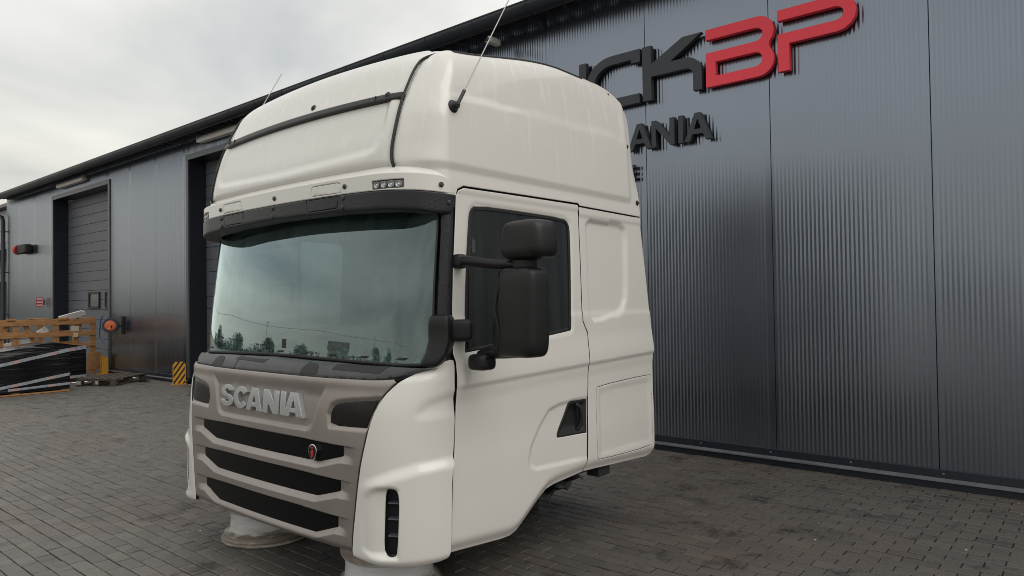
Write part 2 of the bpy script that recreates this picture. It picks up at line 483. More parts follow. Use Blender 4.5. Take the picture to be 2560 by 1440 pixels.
# ================================================================== the yard: paving
YW = 6.844                     # face of the hall's wall
DAMP_SHADE = (11.0, 3.0)
def paver_material():
    m = bpy.data.materials.new('concrete_paver'); m.use_nodes = True
    n, l = m.node_tree.nodes, m.node_tree.links
    b = n['Principled BSDF']
    at = n.new('ShaderNodeAttribute'); at.attribute_name = 'rnd'
    oi = n.new('ShaderNodeObjectInfo')
    ad = n.new('ShaderNodeMath'); ad.operation = 'ADD'; l.new(at.outputs['Fac'], ad.inputs[0]); l.new(oi.outputs['Random'], ad.inputs[1])
    fr = n.new('ShaderNodeMath'); fr.operation = 'FRACT'; l.new(ad.outputs[0], fr.inputs[0])
    rp = n.new('ShaderNodeValToRGB'); rp.color_ramp.interpolation = 'LINEAR'
    e = rp.color_ramp.elements
    e[0].position, e[0].color = 0.0, (0.106, 0.101, 0.091, 1)
    e[1].position, e[1].color = 1.0, (0.152, 0.141, 0.126, 1)
    k = e.new(0.35); k.color = (0.128, 0.123, 0.110, 1)
    k = e.new(0.7); k.color = (0.130, 0.116, 0.104, 1)
    l.new(fr.outputs[0], rp.inputs[0])
    g = n.new('ShaderNodeNewGeometry')
    # dirt, damp and reddish batches over the whole yard
    n1 = n.new('ShaderNodeTexNoise'); n1.inputs['Scale'].default_value = 0.55; n1.inputs['Detail'].default_value = 4; l.new(g.outputs['Position'], n1.inputs['Vector'])
    n2 = n.new('ShaderNodeTexNoise'); n2.inputs['Scale'].default_value = 3.1; n2.inputs['Detail'].default_value = 8; n2.inputs['Roughness'].default_value = 0.68; l.new(g.outputs['Position'], n2.inputs['Vector'])
    n3 = n.new('ShaderNodeTexNoise'); n3.inputs['Scale'].default_value = 85; n3.inputs['Detail'].default_value = 4; l.new(g.outputs['Position'], n3.inputs['Vector'])
    red = n.new('ShaderNodeMix'); red.data_type = 'RGBA'; red.blend_type = 'MULTIPLY'; red.inputs['B'].default_value = (1.04, 0.955, 0.935, 1)
    rr = n.new('ShaderNodeMapRange'); rr.inputs[1].default_value = 0.5; rr.inputs[2].default_value = 0.6; l.new(n1.outputs['Fac'], rr.inputs[0])
    l.new(rr.outputs[0], red.inputs['Factor']); l.new(rp.outputs[0], red.inputs['A'])
    st = n.new('ShaderNodeMix'); st.data_type = 'RGBA'; st.blend_type = 'MULTIPLY'; st.inputs['B'].default_value = (0.42, 0.40, 0.40, 1)
    sr = n.new('ShaderNodeMapRange'); sr.inputs[1].default_value = 0.55; sr.inputs[2].default_value = 0.66; l.new(n2.outputs['Fac'], sr.inputs[0])
    l.new(sr.outputs[0], st.inputs['Factor']); l.new(red.outputs['Result'], st.inputs['A'])
    fi = n.new('ShaderNodeMix'); fi.data_type = 'RGBA'; fi.blend_type = 'MULTIPLY'; fi.inputs['Factor'].default_value = 1.0
    mr = n.new('ShaderNodeMapRange'); mr.inputs[1].default_value = 0.25; mr.inputs[2].default_value = 0.75; mr.inputs[3].default_value = 0.72; mr.inputs[4].default_value = 1.25; l.new(n3.outputs['Fac'], mr.inputs[0])
    l.new(st.outputs['Result'], fi.inputs['A']); l.new(mr.outputs[0], fi.inputs['B'])
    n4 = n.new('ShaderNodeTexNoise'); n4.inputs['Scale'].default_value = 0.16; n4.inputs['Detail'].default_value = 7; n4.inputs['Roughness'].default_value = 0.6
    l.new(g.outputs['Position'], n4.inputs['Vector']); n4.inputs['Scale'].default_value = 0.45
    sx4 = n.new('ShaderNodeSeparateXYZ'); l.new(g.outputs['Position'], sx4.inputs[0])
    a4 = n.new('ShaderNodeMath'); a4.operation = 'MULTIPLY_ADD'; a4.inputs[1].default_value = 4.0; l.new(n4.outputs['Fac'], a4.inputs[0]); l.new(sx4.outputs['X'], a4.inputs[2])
    # shade of cab and wall, with some damp, put into the paving colour
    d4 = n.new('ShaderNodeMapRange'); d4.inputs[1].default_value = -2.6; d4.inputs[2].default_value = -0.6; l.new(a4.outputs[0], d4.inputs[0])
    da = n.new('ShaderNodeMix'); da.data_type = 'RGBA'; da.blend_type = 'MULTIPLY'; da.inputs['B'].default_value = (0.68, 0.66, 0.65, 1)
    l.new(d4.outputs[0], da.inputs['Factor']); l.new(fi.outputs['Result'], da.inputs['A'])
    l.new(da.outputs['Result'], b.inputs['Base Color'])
    ro = n.new('ShaderNodeMapRange'); ro.inputs[1].default_value = 0.35; ro.inputs[2].default_value = 0.68; ro.inputs[3].default_value = 0.72; ro.inputs[4].default_value = 0.36
    l.new(n2.outputs['Fac'], ro.inputs[0]); l.new(ro.outputs[0], b.inputs['Roughness'])
    bp = n.new('ShaderNodeBump'); bp.inputs['Strength'].default_value = 0.5; bp.inputs['Distance'].default_value = 0.004
    l.new(n3.outputs['Fac'], bp.inputs['Height']); l.new(bp.outputs[0], b.inputs['Normal'])
    return m
PAVER = paver_material()
def far_paving_material():
    m = bpy.data.materials.new('far_paving'); m.use_nodes = True
    n, l = m.node_tree.nodes, m.node_tree.links
    b = n['Principled BSDF']
    g = n.new('ShaderNodeNewGeometry')
    br = n.new('ShaderNodeTexBrick'); br.inputs['Scale'].default_value = 1.0
    br.inputs['Brick Width'].default_value = 0.2; br.inputs['Row Height'].default_value = 0.1; br.inputs['Mortar Size'].default_value = 0.004
    br.inputs['Color1'].default_value = (0.105, 0.10, 0.088, 1); br.inputs['Color2'].default_value = (0.138, 0.128, 0.113, 1); br.inputs['Mortar'].default_value = (0.03, 0.028, 0.026, 1)
    l.new(g.outputs['Position'], br.inputs['Vector'])
    n2 = n.new('ShaderNodeTexNoise'); n2.inputs['Scale'].default_value = 0.9; n2.inputs['Detail'].default_value = 8; l.new(g.outputs['Position'], n2.inputs['Vector'])
    mx_ = n.new('ShaderNodeMix'); mx_.data_type = 'RGBA'; mx_.blend_type = 'MULTIPLY'; mx_.inputs['B'].default_value = (0.6, 0.58, 0.58, 1)
    sr = n.new('ShaderNodeMapRange'); sr.inputs[1].default_value = 0.5; sr.inputs[2].default_value = 0.7; l.new(n2.outputs['Fac'], sr.inputs[0]); l.new(sr.outputs[0], mx_.inputs['Factor'])
    l.new(br.outputs['Color'], mx_.inputs['A']); l.new(mx_.outputs['Result'], b.inputs['Base Color'])
    b.inputs['Roughness'].default_value = 0.6
    return m
JOINT = mat('joint_sand', (0.012, 0.011, 0.010), 0.9, var=0.3, vscale=30)
X0, X1, Y0, Y1 = -17.0, 0.6, 0.6, 6.80
# ground: one sheet to the horizon, laid a little lower where the modelled pavers lie
paving = tag(empty('paving'), None, None, None, 'structure')
far = MB()
B = 400.0
zf = -0.001
for (a, b, c, d) in ((-B, -B, B, Y0), (-B, Y1, B, B), (-B, Y0, X0, Y1), (X1, Y0, B, Y1)):
    far.add([(a, b, zf), (c, b, zf), (c, d, zf), (a, d, zf)], [(0, 1, 2, 3)])
gs = far.build('ground', far_paving_material()); tag(gs, kind='structure')
jb = MB(); jb.add([(X0, Y0, -0.011), (X1, Y0, -0.011), (X1, Y1, -0.011), (X0, Y1, -0.011)], [(0, 1, 2, 3)])
jb.build('joint_bed', JOINT, paving)

PL, PW = 0.2, 0.1
def paver_shape():
    x, y, k = PL/2-0.0034, PW/2-0.0034, 0.0030
    vs = [(-x,-y,-0.04),(x,-y,-0.04),(x,y,-0.04),(-x,y,-0.04), (-x,-y,-k),(x,-y,-k),(x,y,-k),(-x,y,-k),
          (-x+k,-y+k,0),(x-k,-y+k,0),(x-k,y-k,0),(-x+k,y-k,0)]
    fs = [(8,9,10,11)]
    for j in range(4):
        q = (j+1) % 4
        fs += [(j, q, 4+q, 4+j), (4+j, 4+q, 8+q, 8+j)]
    return vs, fs
PV, PF = paver_shape()
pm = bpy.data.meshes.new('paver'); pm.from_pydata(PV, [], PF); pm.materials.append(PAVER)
pa = pm.attributes.new('rnd', 'FLOAT', 'POINT'); pa.data.foreach_set('value', [0.0]*len(PV))
spots = []
row = 0
y = Y0+PW/2
while y < Y1:
    x = X0 + (PL/2 if row % 2 else 0) + PL/2
    while x < X1:
        spots.append((x, y)); x += PL
    row += 1; y += PW
def in_view(x, y):
    d = Vector((x, y, -CAMZ)); z = d.dot(fwd)
    if z < 0.2: return None
    u, v = 1280+FPX*d.dot(cr)/z, 720-FPX*d.dot(cu)/z
    return z if (0 < u < 2560 and 0 < v < 1440) else None
CABX, CABY = -3.815, 2.13
near = []
for i, (x, y) in enumerate(spots):
    z = in_view(x, y)
    lx, ly = x-CABX, y-CABY
    under = abs(lx) < 1.15 and 0.35 < ly < 2.5
    behind = -1.2 < lx < 1.0 and ly > 0.3
    if z and not under and not behind: near.append((z, i))
near.sort()
solo = set(i for _, i in near[:300])
vs, fs, rn = [], [], []
VA = np.array(PV)
for i, (x, y) in enumerate(spots):
    dz = -abs(random.gauss(0, 0.0016)); rz = random.gauss(0, 0.006); tx, ty = random.gauss(0, 0.010), random.gauss(0, 0.008)
    jx, jy = random.gauss(0, 0.0008), random.gauss(0, 0.0008)
    if i in solo:
        o = link('paver', pm, paving)
        o.location = (x+jx, y+jy, dz); o.rotation_euler = (tx, ty, rz)
        continue
    Mx = np.array(Matrix.Rotation(rz, 3, 'Z') @ Matrix.Rotation(ty, 3, 'Y') @ Matrix.Rotation(tx, 3, 'X'))
    k = len(vs)
    vs += [tuple(p) for p in VA @ Mx.T + np.array([x+jx, y+jy, dz])]
    fs += [tuple(q+k for q in f) for f in PF]
    rn += [random.random()]*len(PV)
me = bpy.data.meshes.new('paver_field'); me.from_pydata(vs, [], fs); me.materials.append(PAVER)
at_ = me.attributes.new('rnd', 'FLOAT', 'POINT'); at_.data.foreach_set('value', rn)
tag(link('paver_field', me, paving), kind='stuff')

# ================================================================== the hall
def wall_material(name, col, rough, metal):
    m = mat(name, col, rough, metal, 0.5, var=0.06, vscale=0.8, stretch=(1.2, 1.2, 0.5), rvar=0.03)
    return m
CLAD = wall_material('grey_cladding', (0.222, 0.250, 0.300), 0.23, 0.94)
TRIMG = mat('grey_flashing', (0.10, 0.108, 0.122), 0.36, 0.5, var=0.15, vscale=2)
TRIMD = mat('dark_flashing', (0.022, 0.026, 0.038), 0.36, 0.25, var=0.2, vscale=2)
GUTM = mat('gutter_steel', (0.045, 0.052, 0.066), 0.30, 0.35, var=0.2, vscale=1.5)
DOORM = mat('door_panel_grey', (0.135, 0.142, 0.166), 0.5, 0.1, var=0.08, vscale=1.2)
LEDGE = mat('ledge_metal', (0.30, 0.31, 0.34), 0.32, 0.6, var=0.25, vscale=3)
hall = empty('warehouse_hall', (-12, YW, 0), 0, 'long dark grey metal clad hall with eaves gutter behind the truck cab', 'building')
HO = Vector((-12, YW, 0))
def hb(mb, name, m, parent=hall, bevel=0):
    """build with coordinates given in the yard, parented to the hall"""
    mb.v = [tuple(Vector(p)-HO) for p in mb.v]
    return mb.build(name, m, parent, bevel)
XL, XR = -26.85, 4.31
OPEN = [(-22.5, -18.62), (-14.45, -10.57)]
ZD, ZT, ZB = 4.62, 5.16, 0.13
seams = [-1.11+1.355*k for k in range(-19, 5)]
seams = [s for s in seams if XL+0.3 < s < XR-0.2]
bounds = [XL]+seams+[XR]
PITCH_R = 1.355/36
def ribs(mb, a, b, z0, z1):
    xs_, ys_ = [a], [0.012]
    xs_.append(a+0.004); ys_.append(0.0)
    k0 = int(math.ceil((a+0.03)/PITCH_R))
    x = a+0.03
    while x+PITCH_R < b-0.02:
        for (dx, dy) in ((0, 0), (0.0165, 0.0021), (0.0188, 0.0021), (0.0353, 0)):
            xs_.append(x+dx); ys_.append(dy)
        x += PITCH_R
    xs_ += [b-0.004, b]; ys_ += [0.0, 0.012]
    n = len(xs_)
    mb.add([(xs_[i], YW+ys_[i], z0) for i in range(n)]+[(xs_[i], YW+ys_[i], z1) for i in range(n)],
           [(i, i+1, n+i+1, n+i) for i in range(n-1)])
for a, b in zip(bounds[:-1], bounds[1:]):
    mb = MB()
    cuts = sorted(set([a, b]+[q for o in OPEN for q in o if a < q < b]))
    for p, q in zip(cuts[:-1], cuts[1:]):
        mid = (p+q)/2
        z0 = ZD if any(o[0] < mid < o[1] for o in OPEN) else ZB
        ribs(mb, p, q, z0, ZT)
    hb(mb, 'wall_panel', CLAD)
# backing, end walls, roof
mb = MB(); mb.box((XR-0.02, YW+6.2, 2.58), (0.08, 12.3, 5.1)); mb.box((XL+0.04, YW+6.2, 2.58), (0.08, 12.3, 5.1)); mb.box(((XL+XR)/2, YW+12.4, 2.9), (XR-XL, 0.1, 5.8))
hb(mb, 'end_wall', CLAD)
mb = MB()
n = int((XR-XL+0.6)/0.25)
vs = []
for zoff in (0.0,):
    for yy, zz in ((6.49, 5.10), (YW+12.6, 6.2)):
        for i in range(n*4+1):
            x = XL-0.3+i*0.0625
            vs.append((x, yy, zz+(0.035 if i % 4 in (1, 2) else 0.0)))
k = n*4+1
mb.add(vs, [(i, i+1, k+i+1, k+i) for i in range(k-1)])
hb(mb, 'roof_sheet', TRIMD)
mb = MB(); mb.box(((XL+XR)/2, YW-0.10, 5.155), (XR-XL, 0.19, 0.02)); hb(mb, 'eaves_board', mat('eaves_timber', (0.09, 0.075, 0.06), 0.8, var=0.3, vscale=4))
# gutter: half round with joints
mb = MB()
gy, gz, gr = 6.455, 5.085, 0.115
prof = [(gy+gr*math.cos(a), gz+gr*math.sin(a)) for a in [R(180+180*i/14) for i in range(15)]]
prof = [(gy-gr-0.012, gz+0.012), (gy-gr-0.012, gz+0.0)]+prof
xs2 = (XL-0.35, XR+0.3)
mb.add([(xs2[0], p[0], p[1]) for p in prof]+[(xs2[1], p[0], p[1]) for p in prof], [(i, i+1, len(prof)+i+1, len(prof)+i) for i in range(len(prof)-1)], True)
for xe in xs2:
    mb.add([(xe, p[0], p[1]) for p in prof[2:]], [tuple(range(len(prof)-2))])
gut = hb(mb, 'gutter', GUTM)
x = XL+0.5
while x < XR:
    mb = MB()
    for w in (0,):
        pr = [(gy+(gr+0.006)*math.cos(a), gz+(gr+0.006)*math.sin(a)) for a in [R(180+180*i/12) for i in range(13)]]
        mb.add([(x-0.012, p[0], p[1]) for p in pr]+[(x+0.012, p[0], p[1]) for p in pr], [(i, i+1, 13+i+1, 13+i) for i in range(12)], True)
    hb(mb, 'gutter_joint', GUTM, gut)
    x += 0.85
# drip board above the gutter
mb = MB(); mb.box(((XL+XR)/2, 6.50, 5.088), (XR-XL+0.6, 0.05, 0.015)); hb(mb, 'roof_edge', TRIMD)
# base flashing with its bright ledge
prof = [(0.001, 0.155), (-0.014, 0.148), (-0.016, 0.082)]
led = [(-0.016, 0.082), (-0.058, 0.068), (-0.058, 0.058)]
low = [(-0.058, 0.058), (-0.040, 0.052), (-0.040, -0.01)]
segs = [(XL, OPEN[0][0]), (OPEN[0][1], OPEN[1][0]), (OPEN[1][1], XR)]
for a, b in segs:
    x = a
    while x < b-0.01:
        q = min(b, x+3.0)
        for pr, nm, mm in ((prof, 'base_flashing', TRIMD), (led, 'base_ledge', LEDGE), (low, 'plinth', TRIMD)):
            mb = MB()
            mb.add([(x, YW+p[0], p[1]) for p in pr]+[(q-0.002, YW+p[0], p[1]) for p in pr], [(i, i+1, len(pr)+i+1, len(pr)+i) for i in range(len(pr)-1)])
            hb(mb, nm, mm)
        x = q
bolt_me = None
for i in range(14):
    xb = -5.4+i*0.72
    if xb > XR: break
    mb = MB(); mb.lathe([(0.0, 0.006), (0.005, 0.006), (0.009, 0.0)], 8, Matrix.Translation((xb, YW-0.015, 0.118)) @ Matrix.Rotation(R(90), 4, 'X'))
    hb(mb, 'bolt', STEELB if False else LEDGE)
# door bays
def bay(a, b, label_windows):
    D = YW+0.36
    mb = MB()   # jambs and head lining
    mb.add([(a, YW+0.001, 0), (a, D, 0), (a, D, ZD), (a, YW+0.001, ZD)], [(0, 1, 2, 3)])
    mb.add([(b, YW+0.001, 0), (b, D, 0), (b, D, ZD), (b, YW+0.001, ZD)], [(3, 2, 1, 0)])
    mb.add([(a, YW+0.001, ZD), (a, D, ZD), (b, D, ZD), (b, YW+0.001, ZD)], [(0, 1, 2, 3)])
    hb(mb, 'bay_lining', TRIMD)
    mb = MB()
    mb.box((a-0.045, YW-0.010, ZD/2+0.06), (0.10, 0.03, ZD-0.12)); hb(mb, 'bay_trim', TRIMG)
    mb = MB(); mb.box((b+0.045, YW-0.010, ZD/2+0.06), (0.10, 0.03, ZD-0.12)); hb(mb, 'bay_trim', TRIMG)
    mb = MB(); mb.box(((a+b)/2, YW-0.012, ZD+0.05), (b-a+0.19, 0.032, 0.11)); hb(mb, 'bay_trim', TRIMG)
    dr = empty('overhead_door', (0, 0, 0)); dr.parent = hall
    n_ = 18; hh = ZD/n_
    for i in range(n_):
        mb = MB(); mb.box(((a+b)/2, D+0.02, (i+0.5)*hh), (b-a, 0.04, hh-0.008), ch=0.0)
        hb(mb, 'door_section', DOORM, dr, bevel=0.004)
    mb = MB(); mb.box(((a+b)/2, D+0.06, ZD/2), (b-a, 0.03, ZD)); hb(mb, 'door_backing', TRIMD, dr)
    for wx in label_windows:
        w, h_ = 0.70, 0.38; cz_ = 1.79
        fr_ = MB()
        for (cx_, cz2, dx, dz_) in ((wx, cz_+h_/2, w, 0.05), (wx, cz_-h_/2, w, 0.05), (wx-w/2, cz_, 0.05, h_+0.05), (wx+w/2, cz_, 0.05, h_+0.05)):
            fr_.box((cx_, D-0.012, cz2), (dx, 0.05, dz_))
        hb(fr_, 'window_frame', BLACKD, dr)
        mb = MB(); mb.box((wx, D-0.004, cz_), (w-0.05, 0.012, h_-0.05)); hb(mb, 'window_pane', mat('door_window', (0.12, 0.13, 0.13), 0.15, 0.0), dr)
bay(*OPEN[0], (-20.55, -19.42))
bay(*OPEN[1], (-12.9, -11.6))

# rainwater downpipe at the far corner
dp = empty('downpipe', (XL+0.02, YW-0.10, 0), 0, 'black round rainwater downpipe at the far left corner of the hall', 'downpipe')
mb = MB(); mb.tube([(0, 0, 0.02), (0, 0, 4.35), (-0.03, -0.02, 4.5), (-0.6, -0.22, 4.82), (-0.66, -0.25, 4.97)], 0.06, 12); mb.build('pipe', GUTM, dp)
for z in (1.4, 2.75, 4.05):
    mb = MB(); mb.tube([(0, 0, z-0.02), (0, 0, z+0.02)], 0.072, 12); mb.box((0.02, 0.06, z), (0.05, 0.09, 0.03)); mb.build('bracket', GUTM, dp)

# neighbouring building beyond the corner
nb = empty('neighbour_building', (-34, 9.5, 0), 0, 'pale grey metal building beyond the far left corner of the hall', 'building')
PALE = mat('pale_cladding', (0.30, 0.32, 0.33), 0.5, 0.1, var=0.1, vscale=0.5)
mb = MB(); mb.box((-1.0, 3.0, 4.4), (14, 6, 3.2)); mb.box((-1.0, 3.2, 1.4), (14, 5.6, 2.8)); mb.build('wall', PALE, nb)
mb = MB(); mb.box((-1.0, 2.9, 6.08), (14.4, 6.4, 0.14)); mb.build('roof', TRIMD, nb)
mb = MB(); mb.box((-1.0, -0.9, 3.85), (14, 1.9, 0.25)); mb.build('canopy', TRIMD, nb)
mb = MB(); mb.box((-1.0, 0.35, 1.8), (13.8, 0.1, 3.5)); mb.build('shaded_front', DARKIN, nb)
mb = MB(); mb.box((1.6, -0.05, 1.5), (3.2, 0.08, 3.0)); mb.build('gate', TRIMG, nb)

# wall lamps under the eaves
LAMPB = mat('lamp_housing', (0.55, 0.55, 0.52), 0.5); LAMPD = mat('lamp_diffuser', (0.78, 0.77, 0.72), 0.35)
def tube_lamp(x, z, L, label):
    t = empty('wall_lamp', (x, YW-0.07, z), 0, label, 'lamp', 'tube lamps under the eaves')
    mb = MB(); mb.box((0, 0.02, 0.03), (L, 0.10, 0.06)); mb.build('housing', LAMPB, t, 0.01)
    mb = MB(); mb.superbox((0, -0.01, -0.03), (L-0.02, 0.13, 0.10), 0.35, 0.15); mb.build('diffuser', LAMPD, t)
    for s_ in (-1, 1):
        mb = MB(); mb.box((s_*(L/2+0.005), 0.0, 0.0), (0.03, 0.12, 0.13)); mb.build('end_cap', LAMPB, t, 0.008)
    mb = MB(); mb.tube([(L/2, 0.0, 0.0), (L/2+0.1, 0.02, 0.03), (L/2+0.18, 0.07, 0.02)], 0.012, 6); mb.build('cable', BLACKD, t)
tube_lamp(-20.95, 4.93, 1.9, 'white tube lamp above the left overhead door')
tube_lamp(-12.9, 4.93, 1.9, 'white tube lamp above the overhead door beside the truck cab')

# camera on a bracket under the eaves
sc_ = empty('security_camera', (-5.75, YW-0.28, 4.78), 0, 'small camera on a bracket under the eaves above the cab roof', 'camera')
mb = MB(); mb.box((0, 0.14, 0.22), (0.05, 0.10, 0.05)); mb.tube([(0, 0.10, 0.22), (0, 0.0, 0.1)], 0.015, 8); mb.build('bracket', TRIMG, sc_)
mb = MB(); mb.superbox((0.0, -0.04, 0.05), (0.08, 0.22, 0.08), 0.3, 0.3); mb.build('housing', LAMPB, sc_)
mb = MB(); mb.lathe([(0.0, 0.0), (0.028, 0.0), (0.03, 0.01)], 12, Matrix.Translation((0, -0.153, 0.05)) @ Matrix.Rotation(R(90), 4, 'X')); mb.build('lens', GLOSSB, sc_)

# ------------------------------------------------------------------ raised lettering on the wall
SIGND = mat('sign_dark', (0.032, 0.036, 0.046), 0.42, 0.1, var=0.1, vscale=3)
SIGNR = mat('sign_red', (0.88, 0.065, 0.095), 0.5, 0.0, spec=0.3, var=0.06, vscale=3)
YL = YW-0.09
def bez(pts, n=6):
    return pts
def arc(cx_, cz_, rx, rz_, a0, a1, n=8):
    return [(cx_+rx*math.cos(R(a0+(a1-a0)*i/n)), cz_+rz_*math.sin(R(a0+(a1-a0)*i/n))) for i in range(n+1)]
ZTp, ZBt = 4.337, 3.750
def wl_letter(outer, m, parent, holes=(), thick=0.06, h=0.5):
    O = Vector(parent.location)
    o_ = [(p[0]-O.x, p[1]-O.z) for p in outer]
    h_ = [[(p[0]-O.x, p[1]-O.z) for p in q] for q in holes]
    return panel('letter', o_, plane_y(YL-O.y), m, parent, holes=h_, h=h, thick=thick, edge=0, flat=True)
sg = empty('wall_sign', (-3.3, YW, 3.75), 0, 'large raised logo letters in dark grey and red on the hall wall', 'sign')
# U (its lower part disappears behind the cab)
wl_letter([(-4.639, ZTp), (-4.639, 3.93)]+arc(-4.81, 3.93, 0.171, 0.18, 0, -90)+[(-5.10, 3.75)]+arc(-5.10, 3.93, 0.18, 0.18, 270, 180)+[(-5.28, ZTp), (-5.175, ZTp), (-5.175, 3.95)]
          + arc(-5.09, 3.95, 0.085, 0.10, 180, 270)+[(-4.82, 3.85)]+arc(-4.82, 3.95, 0.085, 0.10, -90, 0)+[(-4.735, ZTp)], SIGND, sg)
# move U so that its right stem is the visible stub
sg.children[-1].location.x = 0.104
wl_letter([(-3.832, ZTp), (-3.832, 4.196), (-3.943, 4.196), (-3.943, 4.238), (-4.19, 4.238)]+arc(-4.19, 4.045, 0.235, 0.193, 90, 180)+arc(-4.19, 4.045, 0.235, 0.193, 180, 270)
          + [(-3.842, 3.852), (-3.842, ZBt), (-4.19, ZBt)]+arc(-4.19, 4.045, 0.345, 0.292, 270, 90, 16)[1:], SIGND, sg)
wl_letter([(-3.803, ZTp), (-3.803, ZBt), (-3.697, ZBt), (-3.697, 3.998), (-3.31, 3.998)]+arc(-3.30, 3.92, 0.085, 0.078, 90, 0)+[(-3.215, ZBt), (-3.120, ZBt), (-3.120, 3.93)]
          + arc(-3.30, 3.93, 0.18, 0.182, 0, 90)+[(-3.47, 4.112), (-3.116, 4.335), (-3.33, 4.335), (-3.697, 4.135), (-3.697, ZTp)], SIGND, sg)
wl_letter([(-3.073, ZTp), (-3.073, 4.232), (-2.57, 4.232)]+arc(-2.57, 4.165, 0.082, 0.067, 90, -90)+[(-3.073, 4.098), (-3.073, ZBt), (-2.54, ZBt)]
          + arc(-2.54, 3.905, 0.158, 0.155, -90, 42)+[(-2.432, 4.042)]+arc(-2.54, 4.18, 0.158, 0.157, -42, 90), SIGNR, sg,
          holes=[[(-2.970, 3.995), (-2.970, 3.853), (-2.57, 3.853)]+arc(-2.57, 3.924, 0.075, 0.071, -90, 90)])
wl_letter([(-2.346, ZTp), (-2.346, 4.236), (-1.83, 4.236)]+arc(-1.83, 4.172, 0.074, 0.064, 90, -90)+[(-2.346, 4.108), (-2.343, ZBt), (-2.240, ZBt), (-2.240, 4.004), (-1.82, 4.004)]
          + arc(-1.82, 4.17, 0.172, 0.167, -90, 90), SIGNR, sg)
sg2 = empty('wall_sign', (-3.5, YW, 3.23), 0, 'small raised dark letters ANIA below the large logo on the hall wall', 'sign')
zt, zb = 3.518, 3.232
def A_(x0):
    return [(x0+0.118, zt), (x0, zb), (x0+0.062, zb), (x0+0.088, zb+0.068), (x0+0.205, zb+0.068), (x0+0.232, zb), (x0+0.295, zb), (x0+0.178, zt)], [[(x0+0.148, zt-0.062), (x0+0.107, zb+0.118), (x0+0.188, zb+0.118)]]
for x0 in (-4.00, -3.325):
    o_, h_ = A_(x0); wl_letter(o_, SIGND, sg2, h_, 0.06)
wl_letter([(-3.705, zt), (-3.705, zb), (-3.655, zb), (-3.655, 3.435), (-3.487, zb), (-3.436, zb), (-3.436, zt), (-3.492, zt), (-3.492, 3.325), (-3.652, zt)], SIGND, sg2, thick=0.06)
wl_letter([(-3.392, zt), (-3.392, zb), (-3.338, zb), (-3.338, zt)], SIGND, sg2, thick=0.06)
sg3 = empty('wall_sign', (-3.95, YW, 2.92), 0, 'small dark raised letter at the end of the lowest sign line beside the cab', 'sign')
wl_letter([(-4.02, 3.08), (-4.02, 2.925), (-3.872, 2.925), (-3.872, 2.958), (-3.975, 2.958), (-3.975, 2.985), (-3.89, 2.985), (-3.89, 3.018), (-3.975, 3.018), (-3.975, 3.047), (-3.872, 3.047), (-3.872, 3.08)], SIGND, sg3, thick=0.05)
sg3.children[-1].location.x = -0.05

# ================================================================== the truck cab
SA, SB, YC = .85, 1.40, .50
_v = [.2,.30,.5,.75,1.0,1.2,1.265,1.40,1.8,2.10,2.22,2.35,2.60,2.85,2.95,3.0,3.06,3.15,3.4]
_xs = [1.195,1.205,1.213,1.215,1.215,1.215,1.215,1.213,1.203,1.191,1.186,1.180,1.163,1.125,1.085,1.045,.99,.905,.66]
_Z = [.2,.30,.5,.75,1.0,1.2,1.265,1.40,1.8,2.10,2.22,2.35,2.60,2.847,2.940,2.974,3.002,3.026,3.062]
_yf = [.080,.078,.075,.075,.085,.115,.192,.216,.285,.335,.300,.225,.285,.395,.455,.495,.55,.63,.86]
_k = [.045,.045,.045,.045,.05,.065,.075,.08,.08,.075,.07,.06,.05,.05,.05,.05,.05,.05,.05]
def pchip(xk, yk, x):
    xk = np.asarray(xk, float); yk = np.asarray(yk, float); x = np.asarray(x, float)
    h = np.diff(xk); d = np.diff(yk)/h; m = np.zeros_like(yk)
    for i in range(1, len(xk)-1):
        if d[i-1]*d[i] > 0:
            w1 = 2*h[i]+h[i-1]; w2 = h[i]+2*h[i-1]; m[i] = (w1+w2)/(w1/d[i-1]+w2/d[i])
    m[0] = d[0]; m[-1] = d[-1]
    i = np.clip(np.searchsorted(xk, x)-1, 0, len(xk)-2); t = (x-xk[i])/h[i]
    return (2*t**3-3*t*t+1)*yk[i]+(t**3-2*t*t+t)*h[i]*m[i]+(-2*t**3+3*t*t)*yk[i+1]+(t**3-t*t)*h[i]*m[i+1]
def plan(a, xs, yf, k, yc, sa, sb, xa, hf=.62):
    """front arc, rounded corner, straight side in plan; a = distance round the outline from the centre"""
    yA = yf+k*xa**2; tA = 2*k*xa
    L = np.clip((a-sa)/(sb-sa), 0, 1)
    h1 = hf*(xs-xa); h2 = (hf-.02)*(yc-yA)
    b0, b1, b2, b3 = (1-L)**3, 3*L*(1-L)**2, 3*L*L*(1-L), L**3
    xC = b0*xa+b1*(xa+h1)+b2*xs+b3*xs
    yC = b0*yA+b1*(yA+h1*tA)+b2*(yc-h2)+b3*yc
    return xC, yC
